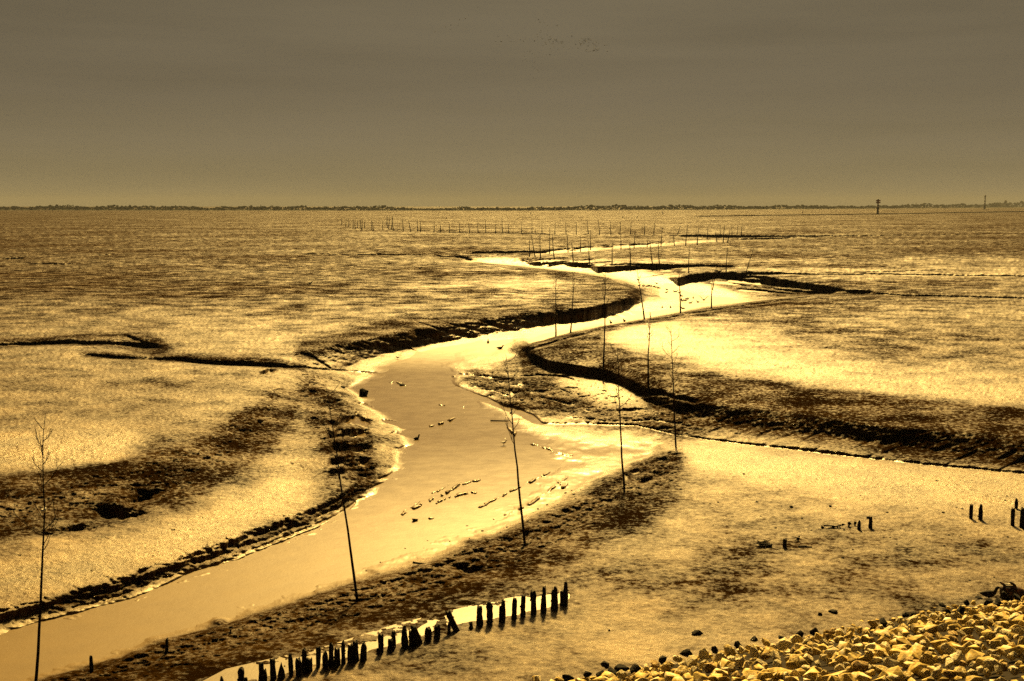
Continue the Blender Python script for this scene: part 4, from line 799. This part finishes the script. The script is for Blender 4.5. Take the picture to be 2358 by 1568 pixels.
FL = [(105, 335), (210, 280), (265, 310), (272, 265), (345, 265), (360, 250), (358, 210), (422, 190), (553, 75), (740, 435), (768, 383), (785, 470), (797, 435), (800, 433), (870, 375), (890, 395), (900, 435), (945, 430), (995, 415), (1055, 410), (1030, 430), (1190, 207), (1208, 235), (1250, 240), (1283, 265), (1385, 270), (1210, 325), (1210, 342), (1955, 395), (1910, 475)]
FL += [(q.gauss(1340, 85), q.gauss(430, 45)) for _ in range(38)] + [(q.gauss(1690, 75), q.gauss(445, 38)) for _ in range(32)] + [(q.gauss(1785, 40), q.gauss(530, 18)) for _ in range(14)]
FA = [(q.gauss(1130, 75), q.gauss(580, 40)) for _ in range(34)] + [(q.gauss(1170, 30), q.gauss(740, 50)) for _ in range(14)]
for far, lst in ((0, FL), (1, FA)):
    for x, y in lst:
        a, b_, c = (float(t) for t in ray(978.7 + x * .2197, y * .2197)); y0 = (560 if far else 330) + q.uniform(-25, 25)
        o = bpy.data.objects.new('flying_bird', q.choice(FM)); o.location = Vector((a, b_, c)) * (y0 / b_) + Vector((0, 0, H)); o.rotation_euler = (q.uniform(-.4, .4), 0, q.uniform(1.0, 5.0)); o.scale = (1.15,) * 3; COL.objects.link(o)
        tag(o, 'faint bird in the farther, lower part of the flock in the sky' if far else 'tiny dark bird flying in the scattered flock high in the sky', 'bird', 'far flock' if far else 'near flock')

# ------------------------------------------------------------------ far shore: training wall, beacons, buoys, woods, towers
wl = [(1600, 499.2), (1612, 498.6), (1805, 496.2), (2021, 493.7), (2200, 490.6), (2358, 487.8), (2700, 484.5), (3200, 482)]
m = MB(); nseg = 90; prof = []
for i in range(nseg + 1):
    u = 1600 + (3200 - 1600) * (i / nseg) ** 1.25; v = float(np.interp(u, [a for a, _ in wl], [b_ for _, b_ in wl])); g = Vector(at(u, v, 0)); hh = (2.4 / (v - HY) * 10 * .8) * (1 if i > 1 else .3) * rnd.uniform(.85, 1.1); wd = 4 + hh
    prof.append([Vector((g.x, g.y, -.3)), Vector((g.x, g.y + wd * .25, hh)), Vector((g.x, g.y + wd * .75, hh * .96)), Vector((g.x, g.y + wd, -.3))])
for p in prof: m.v.extend(p)
for i in range(nseg):
    for k in range(3): m.f.append((i * 4 + k, (i + 1) * 4 + k, (i + 1) * 4 + k + 1, i * 4 + k + 1))
m.f.append((0, 1, 2, 3))
tag(m.build('training_wall', ALGAE, smooth=False), 'long low black stone training wall running to the right edge', 'wall')
g = Vector(at(2021, 493.9, 0)); s = (493.9 - HY) / 10; o = empty('beacon', g); X = lambda p: p * .03305 / s
def zb(y): return X(1340 - y)
m = MB(); m.tube([(0, 0, -.5), (0, 0, zb(1250)), (0, 0, zb(950))], [X(85), X(72), X(70)], 12); m.build('base_column', BLACK, o)
m = MB(); m.tube([(0, 0, zb(950)), (0, 0, zb(900)), (0, 0, zb(850))], [X(75), X(115), X(115)], 12); m.build('platform', BLACK, o)
m = MB(); m.tube([(0, 0, zb(850)), (0, 0, zb(730))], [X(75), X(66)], 12); m.build('white_section', WHITE, o)
m = MB(); m.tube([(0, 0, zb(730)), (0, 0, zb(655))], [X(62), X(58)], 12); m.build('black_section', BLACK, o)
m = MB(); m.tube([(0, 0, zb(655)), (0, 0, zb(590))], [X(54), X(50)], 12); m.build('white_section', WHITE, o)
m = MB(); m.tube([(0, 0, zb(590)), (0, 0, zb(560)), (0, 0, zb(300)), (0, 0, zb(240))], [X(40), X(62), X(62), X(12)], 12); m.build('mast', BLACK, o)
for y in (372, 505):
    m = MB(); m.box((0, -X(45), zb(y)), (X(310), X(40), X(90))); m.build('red_board', RED, o, smooth=False)
tag(o, 'big black white and red beacon with two crossboards standing on the training wall', 'beacon')
g = Vector(at(2267.4, 482, 0)); s = (482 - HY) / 10; o = empty('beacon', g); X = lambda p: p * .04883 / s; zb = lambda y: X(910 - y)
m = MB(); m.box((X(20), 0, X(5)), (X(320), X(160), X(16))); m.build('foot_platform', BLACK, o, smooth=False)
for a, b_, r, mt, nm in ((905, 640, 27, BLACK, 'black_section'), (640, 570, 20, WHITE, 'white_section'), (570, 485, 21, BLACK, 'black_section'), (485, 420, 18, WHITE, 'white_section'), (420, 325, 20, BLACK, 'black_section')):
    m = MB(); m.tube([(0, 0, zb(a)), (0, 0, zb(b_))], [X(r * 1.5), X(r * 1.4)], 10); m.build(nm, mt, o)
m = MB(); m.tube([(0, 0, zb(330)), (0, 0, zb(315)), (0, 0, zb(285)), (0, 0, zb(255)), (0, 0, zb(240))], [X(18), X(38), X(46), X(38), X(12)], 12); m.build('ball_topmark', BLACK, o)
tag(o, 'slim black and white banded beacon with a ball top near the right edge', 'beacon')
for u, v, h, mt, lean, lab in ((1028, 504, 5.0, RED, .25, 'leaning red channel buoy before the middle of the far shore'), (1848, 491, 5.5, RED, .05, 'upright red spar buoy on the flat behind the training wall'), (1434, 502, 5, BLACK, .05, 'stubby dark buoy on the far right flat'), (1467, 501, 5, BLACK, .45, 'dark buoy lying tilted on the far flat'), (1526, 492, 6, BLACK, 0, 'dark spar buoy close to the far shore'), (1222, 493.5, 5, BLACK, .1, 'small dark buoy close under the far woods')):
    g = Vector(at(u, v, 0)); s = (v - HY) / 10; h /= s; o = empty('channel_buoy', g)
    m = MB(); m.tube([(0, 0, -.1), (0, 0, .15 * h), (lean * h * .5, 0, .55 * h), (lean * h * .8, 0, .8 * h)], [.16 * h, .22 * h, .13 * h, .05 * h], 10); m.build('float', mt, o)
    m = MB(); m.tube([(lean * h * .8, 0, .78 * h), (lean * h * .9, 0, .88 * h), (lean * h, 0, h)], [.05 * h, .12 * h, .02 * h], 8); m.build('topmark', mt, o)
    tag(o, lab, 'buoy', 'buoys on the far flats')
# woods along the far shore, one continuous mass
q = random.Random(3); FB = lambda u: float(np.interp(u, [-900, 0, 500, 1179, 1600, 2000, 2358, 3300], [483.5, 483.8, 484.4, 485, 483, 480.4, 477.6, 475.9]))
ic = bmesh.new(); bmesh.ops.create_icosphere(ic, subdivisions=1, radius=1.0); ic.verts.ensure_lookup_table(); icv = np.array([v_.co[:] for v_ in ic.verts]); icf = [tuple(v_.index for v_ in f.verts) for f in ic.faces]; ic.free()
vv, fc = [], []; u = -900.0
def prof_h(u): return 3.2 + 11.0 * float(fbm(np.array([u / 62.0]), np.array([3.3]), 71, 4, .6)[0]) ** 1.25 * 1.5 + 4.0 * max(0, float(vnoise(np.array([u / 150.0]), np.array([.5]), 73)[0]) - .5)
while u < 3260:
    vb = FB(u); d_ = 28460 / (vb - HY); pm = d_ / F; hgt = prof_h(u) * pm                  # metres per unit at that distance
    for _ in range(4):
        big = q.random() < .22
        r = pm * (q.uniform(1.6, 3.2) if big else q.uniform(.6, 1.5)); zc = q.uniform(0, 1) ** .8 * max(hgt * (1.0 if big else .8) - r, .1); uu = u + q.uniform(-2.5, 2.5); y = d_ + q.uniform(0, 60) * pm / .9
        base = len(vv) * 12; vv.append(icv * np.array([r * q.uniform(.9, 1.7), r, r * q.uniform(.7, 1.0)]) * (1 + .3 * np.array([[q.uniform(-1, 1)] for _ in range(12)])) + np.array([(uu - CX) / F * y, y, zc])); fc += [tuple(i + base for i in f) for f in icf]
    u += 1.15
mm = bpy.data.meshes.new('far_woods'); mm.from_pydata(np.concatenate(vv).tolist(), [], fc); mm.update(); mm.materials.append(LEAF); o = bpy.data.objects.new('far_woods', mm); COL.objects.link(o); tag(o, 'hazy dark strip of woods along the whole far shore', 'woods', None, 'stuff')
m = MB(); nn = 60
for i in range(nn + 1):                   # the sea dike the woods stand behind
    u = -1000 + 4400 * i / nn; vb = FB(u); d_ = 28460 / (vb - HY); pm = d_ / F; x = (u - CX) / F
    m.v.extend([Vector((x * d_, d_ - 4 * pm, -.2)), Vector((x * d_, d_ + 3 * pm, 1.7 * pm)), Vector((x * d_, d_ + 12 * pm, 1.7 * pm)), Vector((x * d_, d_ + 60 * pm, 0))])
for i in range(nn):
    for k in range(3): m.f.append((i * 4 + k, (i + 1) * 4 + k, (i + 1) * 4 + k + 1, i * 4 + k + 1))
o = m.build('far_land', LEAF, smooth=False); o['kind'] = 'structure'
for u, vt, w, lab in ((604, 470.0, 2.4, 'slim church spire rising from the woods on the left far shore'), (2104, 465.5, 2.2, 'faint church spire on the right far shore'), (509, 474.5, 3.0, 'stubby church tower low in the left far woods')):
    vb = FB(u); d_ = 28460 / (vb - HY) * 1.02; pm = d_ / F; hgt = (vb - vt) * pm; o = empty('church_tower', ((u - CX) / F * d_, d_, 0))
    m = MB(); m.box((0, 0, hgt * .28), (w * pm, w * pm, hgt * .56)); m.build('tower', BRICK, o, smooth=False)
    m = MB(); m.tube([(0, 0, hgt * .56), (0, 0, hgt)], [w * pm * .55, .02 * pm], 8); m.build('spire', BRICK, o, smooth=False); tag(o, lab, 'church tower')
vb = FB(2308); d_ = 28460 / (vb - HY) * 1.5; pm = d_ / F; o = empty('power_station', ((2308 - CX) / F * d_, d_, 0))
m = MB(); m.box((0, 0, 4.5 * pm), (18 * pm, 6 * pm, 9 * pm)); m.build('boiler_house', BRICK, o, smooth=False)
m = MB(); m.box((1 * pm, 0, 7.5 * pm), (5 * pm, 4 * pm, 15 * pm)); m.build('stack_tower', BRICK, o, smooth=False); tag(o, 'hazy blocky power station beyond the woods at the right edge', 'power station')

# ------------------------------------------------------------------ the air between here and the far shore
hb = bmesh.new(); bmesh.ops.create_cube(hb, size=1.0); hm = bpy.data.meshes.new('haze'); hb.to_mesh(hm); hb.free()
ho = bpy.data.objects.new('haze', hm); COL.objects.link(ho); ho.scale = (22000, 15600, 104); ho.location = (0, 7300, 48); ho['kind'] = 'stuff'; tag(ho, 'pale warm haze lying over the whole tidal flat', 'haze')
hmat = bpy.data.materials.new('haze_air'); hmat.use_nodes = True; ht = hmat.node_tree; ht.nodes.clear()
pv = ht.nodes.new('ShaderNodeVolumePrincipled'); pv.inputs['Color'].default_value = (.34, .36, .40, 1); pv.inputs['Density'].default_value = 7e-5; pv.inputs['Anisotropy'].default_value = 0.0
ou = ht.nodes.new('ShaderNodeOutputMaterial'); ht.links.new(pv.outputs[0], ou.inputs['Volume']); hm.materials.append(hmat)
